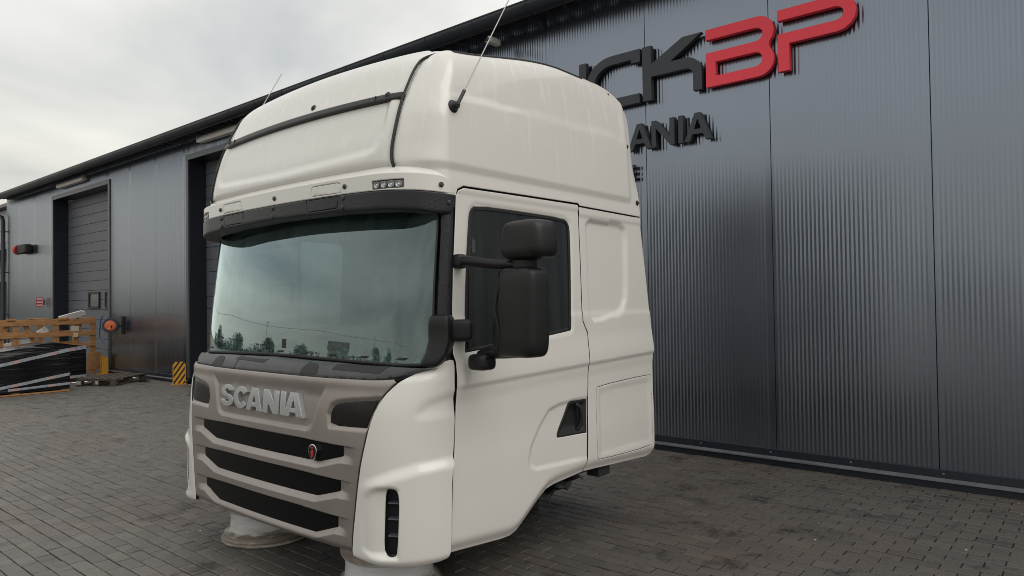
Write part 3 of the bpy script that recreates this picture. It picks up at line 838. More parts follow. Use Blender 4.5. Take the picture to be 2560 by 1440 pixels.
def hull(s, v):
    s, v = np.broadcast_arrays(np.asarray(s, float), np.asarray(v, float))
    a = np.abs(s); sg_ = np.where(s < 0, -1., 1.)
    xs = pchip(_v, _xs, v); yf = pchip(_v, _yf, v); k = pchip(_v, _k, v); z = pchip(_v, _Z, v)
    yc = YC+np.maximum(0, v-2.6)*.35
    xa = SA*xs/1.215
    xF = a*xs/1.215; yF = yf+k*xF**2
    xC, yC = plan(a, xs, yf, k, yc, SA, SB, xa, .62-.16*sm(2.25, 2.45, v))
    yS = a-SB+YC; yS = yc+(yS-YC)*(2.57-yc)/(2.57-YC)
    x = np.where(a < SA, xF, np.where(a < SB, xC, xs)); y = np.where(a < SA, yF, np.where(a < SB, yC, yS))
    r = sm(.38, 1.65, y)*.275
    z = np.where(z > 2.35, 2.35+(z-2.35)*(1+r), z)
    z = z+np.where(v > 2.3, .035*np.clip(1-x**2, 0, 1)*sm(2.5, 3.0, v)*(1-.8*sm(1.0, 1.5, a)), 0)
    return np.stack([x*sg_, y, z], -1)
def glass_surf(s, v):
    # the windscreen keeps one rake up behind the visor
    s, v = np.broadcast_arrays(np.asarray(s, float), np.asarray(v, float))
    a = np.abs(s); sg_ = np.where(s < 0, -1., 1.)
    xs = 1.215-.029*np.clip(v-1.3, -.2, 1.0); yf = .199+.06*(v-1.3)+.1264*(v-1.3)**2; k = .08; yc = YC
    xa = SA*xs/1.215
    xC, yC = plan(a, xs, yf, k, yc, SA, SB, xa)
    x = np.where(a < SA, a*xs/1.215, xC); y = np.where(a < SA, yf+k*(a*xs/1.215)**2, yC)
    return np.stack([x*sg_, y, v+0*x], -1)
def visor_surf(s, v):
    s, v = np.broadcast_arrays(np.asarray(s, float), np.asarray(v, float))
    a = np.abs(s); sg_ = np.where(s < 0, -1., 1.)
    xs, yf, k, yc = 1.195, .183, .055, .53
    xC, yC = plan(a, xs, yf, k, yc, .85, 1.40, .85)
    x = np.where(a < .85, a, xC); y = np.where(a < .85, yf+k*a*a, np.where(a < 1.4, yC, yc+a-1.4))
    return np.stack([x*sg_, y, v+0*x], -1)
def hp(s, v, off=0.0, surf=hull):
    e = 1e-3
    s_, v_ = np.array([float(s)]), np.array([float(v)])
    P = surf(s_, v_); N = np.cross(surf(s_+e, v_)-surf(s_-e, v_), surf(s_, v_+e)-surf(s_, v_-e)); N /= np.linalg.norm(N)
    return Vector((P+N*off)[0]), Vector(N[0])

cabt = empty('truck_cab', (CABX, CABY, 0), 0, 'white tall roofed truck cab with taupe grille standing on wheel rims', 'truck cab')

# --- outlines, in metres round the body (s) and up (v); s-0.9 is the distance behind the bumper on the flank
FENDER = [(1.368,1.307),(1.28,1.296),(1.184,1.275),(1.106,1.236),(1.044,1.184),(1.0,1.134),(.965,1.068),(.936,.983),(.916,.882),(.889,.745),(.869,.59),(.849,.418),(.843,.323),
          (.869,.308),(.963,.297),(1.125,.288),(1.25,.288),(1.325,.292),(1.345,.312),(1.346,.406),(1.350,.60),(1.351,.70),(1.358,.745),(1.374,.785),(1.386,.944),(1.389,1.10),(1.388,1.22),(1.382,1.285)]
FSLOT = [(1.028,.658),(1.045,.676),(1.088,.672),(1.101,.642),(1.099,.526),(1.092,.362),(1.078,.340),(1.034,.346),(1.020,.376),(1.024,.509)]
DOOR = [(1.444,2.165),(1.458,2.196),(1.500,2.215),(1.974,2.221),(2.565,2.226),(2.575,2.212),(2.570,1.8),(2.567,1.47),(2.592,1.425),(2.617,1.391),(2.618,1.058),(2.610,.955),(2.594,.584),(2.578,.492),
        (2.397,.482),(2.271,.475),(2.19,.461),(2.112,.418),(1.982,.325),(1.912,.278),(1.86,.262),(1.789,.262),(1.360,.302),(1.366,.45),(1.374,.70),(1.388,.849),(1.400,1.094),(1.402,1.218),(1.396,1.29),(1.371,1.335),(1.378,1.583),(1.418,1.925)]
WIN = [(1.537,2.048),(1.550,2.100),(1.592,2.132),(2.00,2.133),(2.415,2.128),(2.468,2.100),(2.480,2.032),(2.450,1.425),(2.435,1.409),(1.479,1.330),(1.470,1.345),(1.501,1.782)]
HANDLE = [(2.366,.893),(2.380,.914),(2.400,.945),(2.412,.957),(2.430,.962),(2.445,.963),(2.590,.964),(2.605,.964),(2.6048,.95),(2.598,.758),(2.5975,.745),(2.585,.745),(2.30,.755),(2.280,.765),(2.288,.795)]
POCKET = [(2.75,.985),(2.312,.968),(2.2,.944),(2.106,.863),(2.014,.749),(1.987,.672),(2.005,.628),(2.071,.604),(2.75,.572)]
REAR = [(2.584,2.214),(3.367,2.205),(3.414,1.808),(3.440,1.60),(3.463,1.406),(3.476,1.212),(3.481,.484),(3.465,.455),(3.40,.447),(2.991,.470),(2.70,.487),(2.588,.492),(2.603,.584),(2.619,.955),(2.627,1.058),(2.626,1.394),(2.60,1.428),(2.576,1.473),(2.579,1.8)]
PRESS = [(2.672,2.100),(2.712,2.132),(3.085,2.125),(3.140,2.100),(3.150,2.045),(3.128,1.70),(3.110,1.61),(3.075,1.555),(3.013,1.521),(2.80,1.483),(2.70,1.476),(2.672,1.50)]
HATCH = [(2.712,1.010),(2.738,1.034),(3.423,1.053),(3.455,1.036),(3.459,.545),(3.431,.523),(2.745,.539),(2.709,.562)]
def seam_v(s): return np.interp(s, [1.09, 1.2, 1.4, 1.7, 2.6, 2.9, 3.05], [2.93, 2.975, 2.99, 2.99, 2.985, 2.98, 2.97])
SEAM_F = [(.988,2.275),(.992,2.325),(.993,2.36),(1.002,2.455),(1.009,2.565),(1.016,2.68),(1.028,2.777),(1.046,2.864),(1.085,2.930),(1.14,2.960),(1.22,2.978),(1.32,2.987)]
SEAM_T = [(s, float(seam_v(s))) for s in np.arange(1.42, 2.86, .12)]
ROOFREAR = [(2.94,2.978),(3.00,2.970),(3.060,2.955),(3.146,2.926),(3.233,2.880),(3.289,2.824),(3.33,2.755),(3.347,2.663),(3.359,2.572),(3.371,2.389),(3.367,2.214)]
ROOFSIDE = [(1.43,2.16),(1.26,2.16),(1.0,2.16)]+SEAM_F+SEAM_T+ROOFREAR+[(2.585,2.223),(2.57,2.237),(1.974,2.231),(1.495,2.225),(1.447,2.203)]
FRONTTOP = [(s, v) for s, v in [(.980,2.290)]+[(a-.011, b) for a, b in SEAM_F[1:]]+[(1.32,3.01),(1.30,3.20),(1.15,3.34),(.9,3.385),(.5,3.39)]]
FRONTTOP = [(-s, v) for s, v in FRONTTOP]+[(s, v) for s, v in FRONTTOP[::-1]]

def crease(X):
    s, v = X[:, 0], X[:, 1]
    vc = 1.166+(s-1.59)*.0285
    k = sm(1.40, 1.46, s)*.6+.4
    up_ = np.where(v > vc, 1-sm(0, .20, v-vc), 1-sm(0, .018, vc-v))
    low = -.006*sm(.02, .10, vc-v)*(1-sm(.25, .5, vc-v))
    bot = -.030*(1-sm(.0, .10, v-np.interp(s, [1.36,1.80,1.86,1.912,1.982,2.112,2.19,2.271,2.40,2.60,3.0,3.40], [.30,.262,.262,.278,.325,.418,.461,.475,.482,.49,.47,.447])))**2
    return k*.012*up_+low+bot
def door_disp(X):
    d = crease(X)
    sd_ = sdist(POCKET, X)
    d -= .013*sm(-.002, .012, sd_)*(1-.6*sm(2.42, 2.60, X[:, 0]))
    # pressed frame above the window
    d -= .006*(1-sm(2.185, 2.192, X[:, 1]))*sm(1.5, 1.54, X[:, 1]) - .0
    sw = -sdist(WIN, X)
    d -= .006*(1-sm(.0, .022, sw))
    return d
def rear_disp(X):
    d = crease(X)
    d -= .006*(1-sm(2.150, 2.165, X[:, 1]))*sm(1.5, 1.54, X[:, 1])
    sd_ = sdist(PRESS, X)
    w = np.where(X[:, 0] > 2.95, .050, .022)
    d -= .022*sm(0, 1, (sd_+w*.75)/w)
    sr = X[:, 0]-(3.38+(2.2-np.clip(X[:, 1], 1.2, 2.2))*.09)
    d -= .035*sm(0, .10, sr)**2
    return d
def hatch_disp(X):
    d = crease(X)
    sd_ = sdist(HATCH, X)
    return d-.007*sm(.030, .040, sd_)
def fender_disp(X):
    s, v = X[:, 0], X[:, 1]
    ed = np.interp(s, [.84, .88, 1.066, 1.19, 1.335, 1.40], [.64, .675, .742, .775, .785, .786])
    cheek = (1-sm(-.030, .030, v-ed))*sm(.86, 1.02, s)
    d = .028*cheek
    scal = np.array([(1.43,1.15),(1.30,1.128),(1.223,1.106),(1.176,1.065),(1.164,1.035),(1.186,1.010),(1.43,1.006)])
    ss = sdist(scal, X)
    d -= .013*sm(-.01, .045, ss)*(.4+.6*sm(1.0, 1.14, v))
    # scoop leading into the slot
    sc = np.array([(.90,.36),(.897,.512),(.917,.632),(.95,.665),(.985,.682),(1.055,.690),(1.10,.68),(1.10,.335),(.96,.335)])
    s2 = sdist(sc, X)
    d -= (.008+.026*sm(.92, 1.05, s))*sm(-.004, .022, s2)*(1-.75*sm(1.07, 1.105, s))
    d -= .020*(1-sm(0, .05, v-.285))**2
    return d
def roof_disp(X):
    s, v = X[:, 0], X[:, 1]
    d = 0.014*sm(2.312, 2.332, v)*sm(1.05, 1.25, s)*(1-sm(3.20, 3.26, s))
    d += .004*(1-sm(2.232, 2.30, v))
    vu = np.interp(s, [1.25, 1.54, 2.0, 2.56, 3.06, 3.25], [2.695, 2.695, 2.665, 2.655, 2.668, 2.62])
    d -= .009*sm(0, .020, v-vu)*sm(1.25, 1.55, s)*(1-sm(2.75, 3.05, v))*(1-sm(3.14, 3.22, s))
    # rolled front edge beside the rubber seam
    sf = s-np.interp(v, [2.27, 2.36, 2.68, 2.86, 2.93, 2.96, 2.978], [.988, .993, 1.016, 1.046, 1.085, 1.14, 1.22])
    d -= .008*(1-sm(0, .03, sf))
    d -= .05*sm(3.22, 3.40, s)**2*sm(2.3, 2.6, v)
    return d
def roof_front_disp(X):
    s, v = X[:, 0], X[:, 1]
    rec = np.array([(-.1,2.80),(.932,2.80),(.918,2.66),(.916,2.526),(.895,2.46),(.865,2.425),(.80,2.408),(.5,2.395),(-.1,2.378)])
    d = -.020*sm(-.012, .024, sdist(rec, X))*(1-sm(2.69, 2.715, v))
    d -= .020*sm(2.69, 2.72, v)*(1-sm(2.76, 2.95, v))*.3
    sf = np.interp(v, [2.27, 2.36, 2.68, 2.86, 2.93, 2.96, 2.978], [.977, .982, 1.005, 1.035, 1.074, 1.13, 1.21])-s
    d -= .010*(1-sm(0, .045, sf))
    d -= .022*(1-sm(2.29, 2.35, v))**2
    return d

# --- inner shell: dark structure behind the panel gaps, open at the glass
WS = [(-1.222,1.292),(-1.219,1.6),(-1.228,2.10),(-1.15,2.17),(1.15,2.17),(1.228,2.10),(1.219,1.6),(1.222,1.292),(1.10,1.268),(.62,1.284),(0,1.298),(-.62,1.284),(-1.10,1.268)]
shell_out = [(3.33,2.25),(3.28,2.75),(3.12,2.90),(2.85,3.0),(1.5,3.05),(1.1,2.93),(.9,2.9)]
shell_out = [(-s, v) for s, v in shell_out]+[(s, v) for s, v in shell_out[::-1]]+[(3.37,1.9),(3.42,1.4),(3.43,.52),(2.15,.52),(1.86,.31),(.9,.33),(0,.34),(-.9,.33),(-1.86,.31),(-2.15,.52),(-3.43,.52),(-3.42,1.4),(-3.37,1.9)]
panel('inner_shell', shell_out, hull, DARKIN, cabt, holes=[inset(np.array(WS), .02), WIN, [(-a, b) for a, b in WIN]], h=.07, off=-.058, thick=0, edge=0)

for sgn in (1, -1):
    hh = 0.0115 if sgn > 0 else 0.04
    fp = panel('corner_panel', FENDER, hull, WHITE, cabt, holes=[FSLOT], h=.012 if sgn > 0 else .02, disp=fender_disp, thick=.020, edge=.003, skirt=RUBBER, soft=1, hsoft=2, sign=sgn)
    # louvre behind the slot
    panel('slot_duct', [(1.02,.325),(1.11,.325),(1.11,.69),(1.02,.69)], hull, mat('duct_blue_grey', (.022, .025, .042), .45), fp, h=.05, off=-.062, thick=0, edge=0, sign=sgn)
    for q, vz in enumerate((.435, .52, .60)):
        P1, N1 = hp(sgn*1.04, vz, -.052); P2, N2 = hp(sgn*1.094, vz, -.044)
        t = (P2-P1).normalized(); up_ = t.cross(N1).normalized()
        mb = MB(); M = Matrix((t, N1, up_)).transposed()
        mb.box((P1+P2)/2+N1*.008, ((P2-P1).length+.01, .045, .006), M)
        mb.build('louvre', mat('louvre_grey', (.13, .13, .16), .45), fp)
    dp_ = panel('door', DOOR, hull, WHITE, cabt, holes=[WIN, HANDLE], h=hh, disp=door_disp, thick=.014, edge=.0025, skirt=RUBBER, soft=0, hsoft=1, sign=sgn)
    # window rubber and pane
    rim_o = chaikin(WIN, 1); rim_i = inset(rim_o, .020)
    panel('window_seal', rim_o, hull, RUBBER, dp_, holes=[rim_i], h=.03, off=-.010, thick=.01, edge=.002, sign=sgn)
    panel('window_glass', inset(rim_o, .012), hull, SIDE_GLASS, dp_, h=.08, off=-.017, thick=0, edge=0, sign=sgn)
    # divider bar between the fixed quarter light and the drop glass
    panel('window_divider', [(1.50,1.345),(1.525,1.348),(1.552,1.80),(1.556,2.085),(1.545,2.06),(1.524,1.8)], hull, RUBBER, dp_, h=.05, off=-.008, thick=.01, edge=.002, sign=sgn)
    # pull handle in its dish
    hdl = panel('door_handle', inset(np.array(HANDLE), .003), hull, BLACKD, dp_, h=.012, thick=.02, edge=.004, soft=1, sign=sgn,
                disp=lambda X: -.008-.005*(1-sm(2.42, 2.60, X[:, 0]))-.034*sm(0, .06, sdist(HANDLE, X)))
    pts = [hp(sgn*a, b, c)[0] for a, b, c in ((2.505,.940,-.030),(2.530,.915,-.010),(2.540,.86,-.006),(2.535,.81,-.010),(2.515,.775,-.030))]
    mb = MB(); mb.tube(pts, .016, 10); mb.build('grab_bar', BLACKP, dp_)
    P, N = hp(sgn*2.560, .762, -.030); mb = MB(); mb.lathe([(0, .012), (.010, .012), (.013, .004), (.013, 0)], 12, Matrix.Translation(P) @ N.to_track_quat('Z', 'Y').to_matrix().to_4x4()); mb.build('lock', STEELB, dp_)
    rp_ = panel('rear_side_panel', REAR, hull, WHITE, cabt, holes=[HATCH], h=hh, disp=rear_disp, thick=.014, edge=.0025, skirt=RUBBER, hsoft=1, sign=sgn)
    panel('storage_hatch', inset(chaikin(HATCH, 1), .0035), hull, WHITE, rp_, h=.02 if sgn > 0 else .05, disp=hatch_disp, thick=.012, edge=.002, skirt=RUBBER, sign=sgn)
    rs_ = panel('roof_side', ROOFSIDE, hull, WHITE, cabt, h=.02 if sgn > 0 else .04, disp=roof_disp, thick=.014, edge=.0025, skirt=RUBBER, sign=sgn)
    # rubber seam
    def smooth(P):
        P = np.array(P); t = np.arange(len(P)); q = np.linspace(0, len(P)-1, (len(P)-1)*4+1)
        return [(float(a), float(b)) for a, b in zip(pchip(t, P[:, 0], q), pchip(t, P[:, 1], q))]
    SF, ST = smooth(SEAM_F), smooth(SEAM_T)
    pts = [hp(sgn*(a-.006), b, .002)[0] for a, b in SF]+[hp(sgn*a, b-.012, .010)[0] for a, b in ST]
    mb = MB(); mb.tube(pts, .008, 8, rad=[.0072]*len(SF)+[.0095]*len(ST)); mb.build('roof_seal', RUBBER, cabt)
    # bolts on the roof edge
    for a, b in ((3.059,2.924),(3.235,2.640),(3.335,2.315)):
        P, N = hp(sgn*a, b, .002); mb = MB(); mb.lathe([(0, .012), (.007, .012), (.010, .004), (.018, .003), (.020, 0)], 12, Matrix.Translation(P) @ N.to_track_quat('Z', 'Y').to_matrix().to_4x4()); mb.build('screw', RUBBER, rs_)
    # aerial
    if True:
        P, N = hp(sgn*1.425, 2.640, .006)
        an = bpy.data.objects.new('antenna', None); COL.objects.link(an); an.parent = cabt
        mb = MB(); mb.lathe([(0, .045), (.016, .045), (.022, .034), (.024, .02), (.034, .012), (.038, 0)], 18, Matrix.Translation(P) @ N.to_track_quat('Z', 'Y').to_matrix().to_4x4()); mb.build('base', BLACKP, an)
        d_ = Vector((sgn*.04, .56, .95)).normalized()
        q0 = P+N*.04
        mb = MB(); mb.tube([q0, q0+d_*.10], .010, 8); mb.build('ferrule', BLACKD, an)
        mb = MB(); mb.tube([q0+d_*.10, q0+d_*(.84 if sgn > 0 else .95)], .0035, 6); mb.build('mast', mat('mast_steel', (.30, .29, .28), .4, .6), an)

# --- roof front, bar, roof skin, back
rf = panel('roof_front', FRONTTOP, hull, WHITE, cabt, h=.022, disp=roof_front_disp, thick=.018, edge=.004)
bar_o = [(s, 2.698) for s in np.linspace(-1.008, 1.008, 24)]+[(s, 2.738) for s in np.linspace(1.010, -1.010, 24)]
bar = panel('roof_bar', bar_o, hull, BLACKP, cabt, h=.02, off=.008, thick=.03, edge=.006)
for s0 in (.80, -.80):
    P, N = hp(s0+.0, 2.717, .004); mb = MB(); mb.box(P, (.005, .016, .034), Matrix.Rotation(R(-14), 3, 'X')); mb.build('bar_joint', RUBBER, bar)
for s0, v0 in ((.895,2.728),(.17,2.775),(-.895,2.728)):
    P, N = hp(s0, v0, .006 if abs(s0) > .5 else -.004); mb = MB(); mb.lathe([(0, .008), (.010, .008), (.012, .004), (.018, .003), (.020, 0)], 14, Matrix.Translation(P) @ N.to_track_quat('Z', 'Y').to_matrix().to_4x4()); mb.build('screw', RUBBER, bar)
rows = []
for t in np.linspace(0, 1, 14):
    s_ = 1.27+(2.98-1.27)*t; vv_ = [float(seam_v(s_))-.01, 3.10, 3.20, 3.30, 3.39]
    vv_ = [max(q, vv_[0]+.005*i) for i, q in enumerate(vv_)]
    half = [hp(s_, q, -.010)[0] for q in vv_]
    mid = Vector((0, half[-1].y, half[-1].z+.012))
    rows.append([tuple(p) for p in half]+[tuple(mid)]+[(-p.x, p.y, p.z) for p in half[::-1]])
mb = MB(); vv = [p for r_ in rows for p in r_]
mb.add(vv, [(i*11+j, (i+1)*11+j, (i+1)*11+j+1, i*11+j+1) for i in range(13) for j in range(10)], True); mb.build('roof_top', WHITE, cabt)
bk = []
for v0 in (.48,.9,1.3,1.406,1.8,2.2,2.4,2.6,2.75,2.83,2.88,2.93,2.97,3.01):
    sr = float(np.interp(v0, [.45,1.21,1.406,1.808,2.21,2.39,2.66,2.755,2.824,2.88,2.926,2.965,3.01], [3.46,3.46,3.45,3.40,3.355,3.355,3.335,3.315,3.275,3.215,3.13,3.045,2.97]))
    P, _n = hp(sr, v0, -.03); bk.append(P)
mb = MB(); vv = []
for P in bk: vv += [(P.x*u, P.y, P.z+.03*(1-u*u)*(1 if P.z > 2.6 else 0)) for u in np.linspace(1, -1, 9)]
mb.add(vv, [(i*9+j, i*9+j+1, (i+1)*9+j+1, (i+1)*9+j) for i in range(len(bk)-1) for j in range(8)], True); mb.build('rear_wall', WHITE, cabt)

# --- sun visor: black lower band, white upper band, underside and top closed
def band(name, lo_f, hi_f, m, s1, off, parent, disp=None, thick=.05, h=.02, edge=.004, holes=()):
    S = np.linspace(-s1, s1, 80)
    o_ = [(s, lo_f(abs(s))) for s in S]+[(s, hi_f(abs(s))) for s in S[::-1]]
    return panel(name, o_, visor_surf, m, parent, h=h, off=off, thick=thick, edge=edge, disp=disp, holes=holes)
f_top = lambda a: float(np.interp(a, [0,.6,.87,1.1,1.295,1.345,1.375,1.392], [2.287,2.285,2.282,2.275,2.266,2.255,2.235,2.196]))
f_mid = lambda a: float(np.interp(a, [0,.6,.87,1.06,1.40], [2.195,2.194,2.189,2.182,2.168]))
f_bot = lambda a: float(np.interp(a, [0,.6,.96,1.15,1.29,1.36,1.385,1.394], [2.108,2.100,2.084,2.074,2.062,2.066,2.082,2.11]))
vz = cabt
def cap_rel(X, pts):
    return -.004*np.exp(-(sdist(np.array(pts), X)/.004)**2)
wcap = [(.372,2.197),(.385,2.256),(.40,2.264),(.61,2.264),(.63,2.256),(.633,2.197)]
bcap = [(.345,2.193),(.621,2.193),(.612,2.135),(.598,2.123),(.362,2.121),(.350,2.130)]
lampr = rrect(.872, 2.188, 1.068, 2.234, .004, 1)
both = lambda P: [np.array(P), np.array(P)*np.array([-1, 1])]
wcap_h = [(a, max(b, f_mid(a)+.013)) for a, b in wcap]; bcap_h = [(a, min(b, f_mid(a)-.006)) for a, b in bcap]
wv = band('visor_upper', lambda a: f_mid(a)+.003, f_top, WHITE, 1.392, .0, vz, thick=.09, h=.0125, holes=both(wcap_h)+both(lampr+np.array([0, .008])), edge=.003)
bv = band('visor_lower', f_bot, lambda a: f_mid(a)-.001, VISORM, 1.394, .004, vz, disp=lambda X: -.006*(1-sm(0, .014, X[:, 1]-np.interp(X[:, 0], [0,.6,.96,1.15,1.29,1.36,1.394], [2.108,2.1,2.084,2.074,2.062,2.066,2.11])))**2, thick=.11, h=.0125, edge=.003, holes=both(bcap_h))
for sgn in (1, -1):
    for nm, pts, mm, par in (('visor_cap', bcap_h, VISORM, bv), ('visor_cap', wcap_h, WHITE, wv)):
        panel(nm, inset(np.array(pts), .0028), visor_surf, mm, par, h=.03, off=.004 if mm is VISORM else .0, thick=.01, edge=.0015, sign=sgn)
    sp = [(.659,2.174),(.654,2.124),(1.347,2.123),(.672,2.235),(1.296,2.214)]
    if sgn > 0: sp += [(.003,2.178),(-.003,2.127),(.02,2.236)]
    for a, b in sp:
        P, N = hp(sgn*a, b, .004, visor_surf)
        mb = MB(); mb.lathe([(0, .009), (.006, .009), (.0075, .006), (.010, .006), (.0135, .003), (.014, 0)], 16, Matrix.Translation(P) @ N.to_track_quat('Z', 'Y').to_matrix().to_4x4()); mb.build('screw', STEELB, bv)
    ml = bpy.data.objects.new('marker_light', None); COL.objects.link(ml); ml.parent = vz
    panel('housing', rrect(.874, 2.198, 1.066, 2.240, .004, 2), visor_surf, mat('lamp_grey', (.16, .165, .18), .35, .3), ml, h=.02, off=-.010, thick=.01, edge=.002, sign=sgn)
    for i in range(4):
        P, N = hp(sgn*(.902+i*.0445), 2.219-.0006*i, -.009, visor_surf)
        M = Matrix.Translation(P) @ N.to_track_quat('Z', 'Y').to_matrix().to_4x4()
        mb = MB(); mb.lathe([(0, .001), (.008, .002), (.014, .006), (.0165, .009), (.018, .0085)], 16, M); mb.build('reflector', mat('reflector_grey', (.42, .42, .43), .3, .6), ml)
        mb = MB(); mb.lathe([(0, .010), (.005, .009), (.007, .005), (.007, .001)], 10, M); mb.build('lens', mat('lens_white', (.7, .72, .75), .1), ml)
# visor floor and roof as closing strips
S = np.linspace(-1.385, 1.385, 70)
mb = MB(); vv = []
for s in S:
    a = hp(s, f_bot(abs(s))+.008, -.01, visor_surf)[0]; b = hp(s, min(2.19, f_bot(abs(s))+.05), -.03, hull)[0]
    vv += [tuple(a), tuple(b)]
mb.add(vv, [(2*i, 2*i+1, 2*i+3, 2*i+2) for i in range(len(S)-1)], True); mb.build('visor_underside', BLACKD, vz)
mb = MB(); vv = []
for s in S:
    a = hp(s, f_top(abs(s))-.004, -.004, visor_surf)[0]; b = hp(s, 2.33, -.03, hull)[0]
    vv += [tuple(a), tuple(b)]
mb.add(vv, [(2*i, 2*i+2, 2*i+3, 2*i+1) for i in range(len(S)-1)], True); mb.build('visor_top', WHITE, vz)

# --- windscreen, its rubber and pillars
wso = chaikin(WS, 1)
wsg = panel('windscreen', wso, glass_surf, WS_GLASS, cabt, h=.05, off=-.012, thick=0, edge=0)
panel('windscreen_seal', wso, glass_surf, RUBBER, wsg, holes=[inset(wso, .017)], h=.04, off=-.006, thick=.012, edge=.003)
for i in range(9):  # reflections of the dash vents, painted as dark marks on the pane
    s0 = -1.0+i*.245; v0 = 1.318-.012*min(1, abs(s0))
    panel('demister_reflection', [(s0,v0),(s0+.06,v0-.001),(s0+.085,v0+.012),(s0+.025,v0+.013)], glass_surf, RUBBER, wsg, h=.03, off=-.010, thick=.001, edge=.0003)
panel('screen_sticker', [(.035,1.345),(.075,1.344),(.076,1.398),(.036,1.399)], glass_surf, RUBBER, wsg, h=.03, off=-.010, thick=.001, edge=.0003)
for sgn in (1, -1):
    panel('windscreen_pillar', [(1.226,1.262),(1.224,1.6),(1.232,2.10),(1.24,2.18),(1.435,2.18),(1.411,1.925),(1.371,1.583),(1.362,1.34),(1.36,1.30),(1.30,1.285)], hull, VISORM, cabt, h=.04, off=-.006, thick=.02, edge=.006, sign=sgn)

# --- wiper cowl
CT = lambda a: float(np.interp(a, [0,.62,1.04,1.18,1.25], [1.296,1.281,1.262,1.262,1.265]))
CB = lambda a: float(np.interp(a, [0,.6,.94,1.06,1.15,1.25], [1.204,1.203,1.208,1.220,1.243,1.262]))
S = np.linspace(-1.245, 1.245, 60)
def cowl_disp(X):
    s, v = X[:, 0], X[:, 1]
    d = .004+.028*sm(1.202, 1.245, v)*(1-sm(1.262, 1.30, v))
    return d
COWLM = mat('cowl_plastic', (.045, .046, .050), .40, var=.3, vscale=8, drops=.4)
cw = panel('wiper_cowl', [(s, CB(abs(s))+.004) for s in S]+[(s, CT(abs(s))-.003) for s in S[::-1]], hull, COWLM, cabt, h=.014, disp=cowl_disp, off=-.004, thick=.03, edge=.005)
for (a0, a1, v0, v1) in ((-.41,-.05,1.240,1.272),(.60,.94,1.230,1.260)):
    panel('vent_slot', [(a0,v0),(a1,v0-.004),(a1+.03,v1-.004),(a0+.02,v1)], hull, RUBBER, cw, h=.012, off=-.0025, disp=cowl_disp, thick=.004, edge=.0005)
for s0, n_ in ((-.62,1),(.42,1)):
    # arched wiper-spindle openings
    o_ = [(s0-.07,1.212)]+[(s0+.075*math.cos(R(180-18*i)), 1.212+.040*math.sin(R(18*i))) for i in range(11)]+[(s0+.07,1.212)]
    panel('spindle_opening', o_[1:-1], hull, RUBBER, cw, h=.012, off=-.0025, disp=cowl_disp, thick=.004, edge=.0005)
for s0 in (-.375, .365):
    panel('cowl_joint', [(s0,1.207),(s0+.008,1.207),(s0+.022,1.285),(s0+.014,1.285)], hull, RUBBER, cw, h=.012, off=-.0025, disp=cowl_disp, thick=.004, edge=.0005)

# --- grille
GT = lambda a: float(np.interp(a, [0,.6,.94,1.03], [1.203,1.202,1.206,1.214]))
GS = [(.835,.328),(.841,.418),(.861,.59),(.881,.745),(.908,.882),(.928,.983),(.957,1.068),(.992,1.134),(1.036,1.184),(1.050,1.200)]
GRILLE = [(s, GT(abs(s))) for s in np.linspace(-1.03, 1.03, 40)]+GS[::-1]+[(s, .327) for s in np.linspace(.82, -.82, 20)]+[(-a, b) for a, b in GS]
SL = [(.870,.761,.748,.810,.62),(.691,.576,.725,.626,.60),(.501,.377,.704,.436,.585)]   # top, bottom, half-length, end height, chamfer start
LAMP = [(.655,.958),(.645,1.017),(.668,1.066),(.71,1.084),(.77,1.094),(.955,1.1145),(.978,1.1172),(.972,1.102),(.941,1.035),(.922,.980),(.917,.966),(.900,.9655)]
LOGO = [(-.70,1.30),(-.565,1.10),(-.515,.965),(-.495,.938),(-.455,.924),(0,.926),(.455,.924),(.495,.938),(.515,.965),(.565,1.10),(.70,1.30)]
def slat_bot(a, q):
    t_, b_, s_, e_, c_ = SL[q]
    return np.interp(a, [0, c_-.06, s_, 2], [b_+.0, b_, e_, e_])
def grille_disp(X):
    a, v = X[:, 0], X[:, 1]
    d = np.zeros(len(X))
    for q, (t_, b_, s_, e_, c_) in enumerate(SL):
        vb = slat_bot(a, q)
        tl = t_-.008*sm(.3, .75, a)
        f = np.clip((v-(vb-.034))/.034, 0, 1)*(1-sm(tl-.001, tl+.005, v))
        f *= 1-.999*sm(s_-.004, s_+.13, a)
        d -= .026*f
    X2 = X.copy()
    d -= .016*sm(-.010, .008, sdist(LOGO, X2))*(1-sm(1.10, 1.17, v))
    sl = sdist(LAMP, X2)
    d -= .016*sm(-.014, .003, sl)
    d -= .018*(1-sm(.327, .37, v))**2
    d += .010*np.exp(-((v-1.19)/.03)**2)
    return d
gx = []
for q, (t_, b_, s_, e_, c_) in enumerate(SL):
    for s in np.arange(-.86, .86, .008):
        tl = t_-.008*float(sm(.3, .75, abs(s))); vb = float(slat_bot(abs(s), q))
        gx += [(s, tl-.0015), (s, tl+.002), (s, tl+.0055), (s, tl+.009), (s, vb), (s, vb-.003), (s, vb-.031), (s, vb-.034), (s, vb-.037)]
gr_ = panel('grille_panel', GRILLE, hull, TAUPE, cabt, h=.008, disp=grille_disp, thick=.03, edge=.003, extra=gx)
BLK = mat('grille_black', (.005, .005, .006), .30, spec=.10)
slats = []
for q, (t_, b_, s_, e_, c_) in enumerate(SL):
    S = np.linspace(-s_-.004, s_+.004, 40)
    o_ = [(s, float(slat_bot(abs(s), q))-.004) for s in S]+[(s, t_-.008*float(sm(.3, .75, abs(s)))+.006) for s in S[::-1]]
    slats.append(panel('grille_slat', o_, hull, BLK, gr_, h=.04, off=-.0215, thick=.01, edge=.002))
for sgn in (1, -1):
    panel('headlamp_cover', inset(chaikin(LAMP, 1), .002), hull, GLOSSB, gr_, h=.03, off=-.012, thick=.012, edge=.004, sign=sgn)

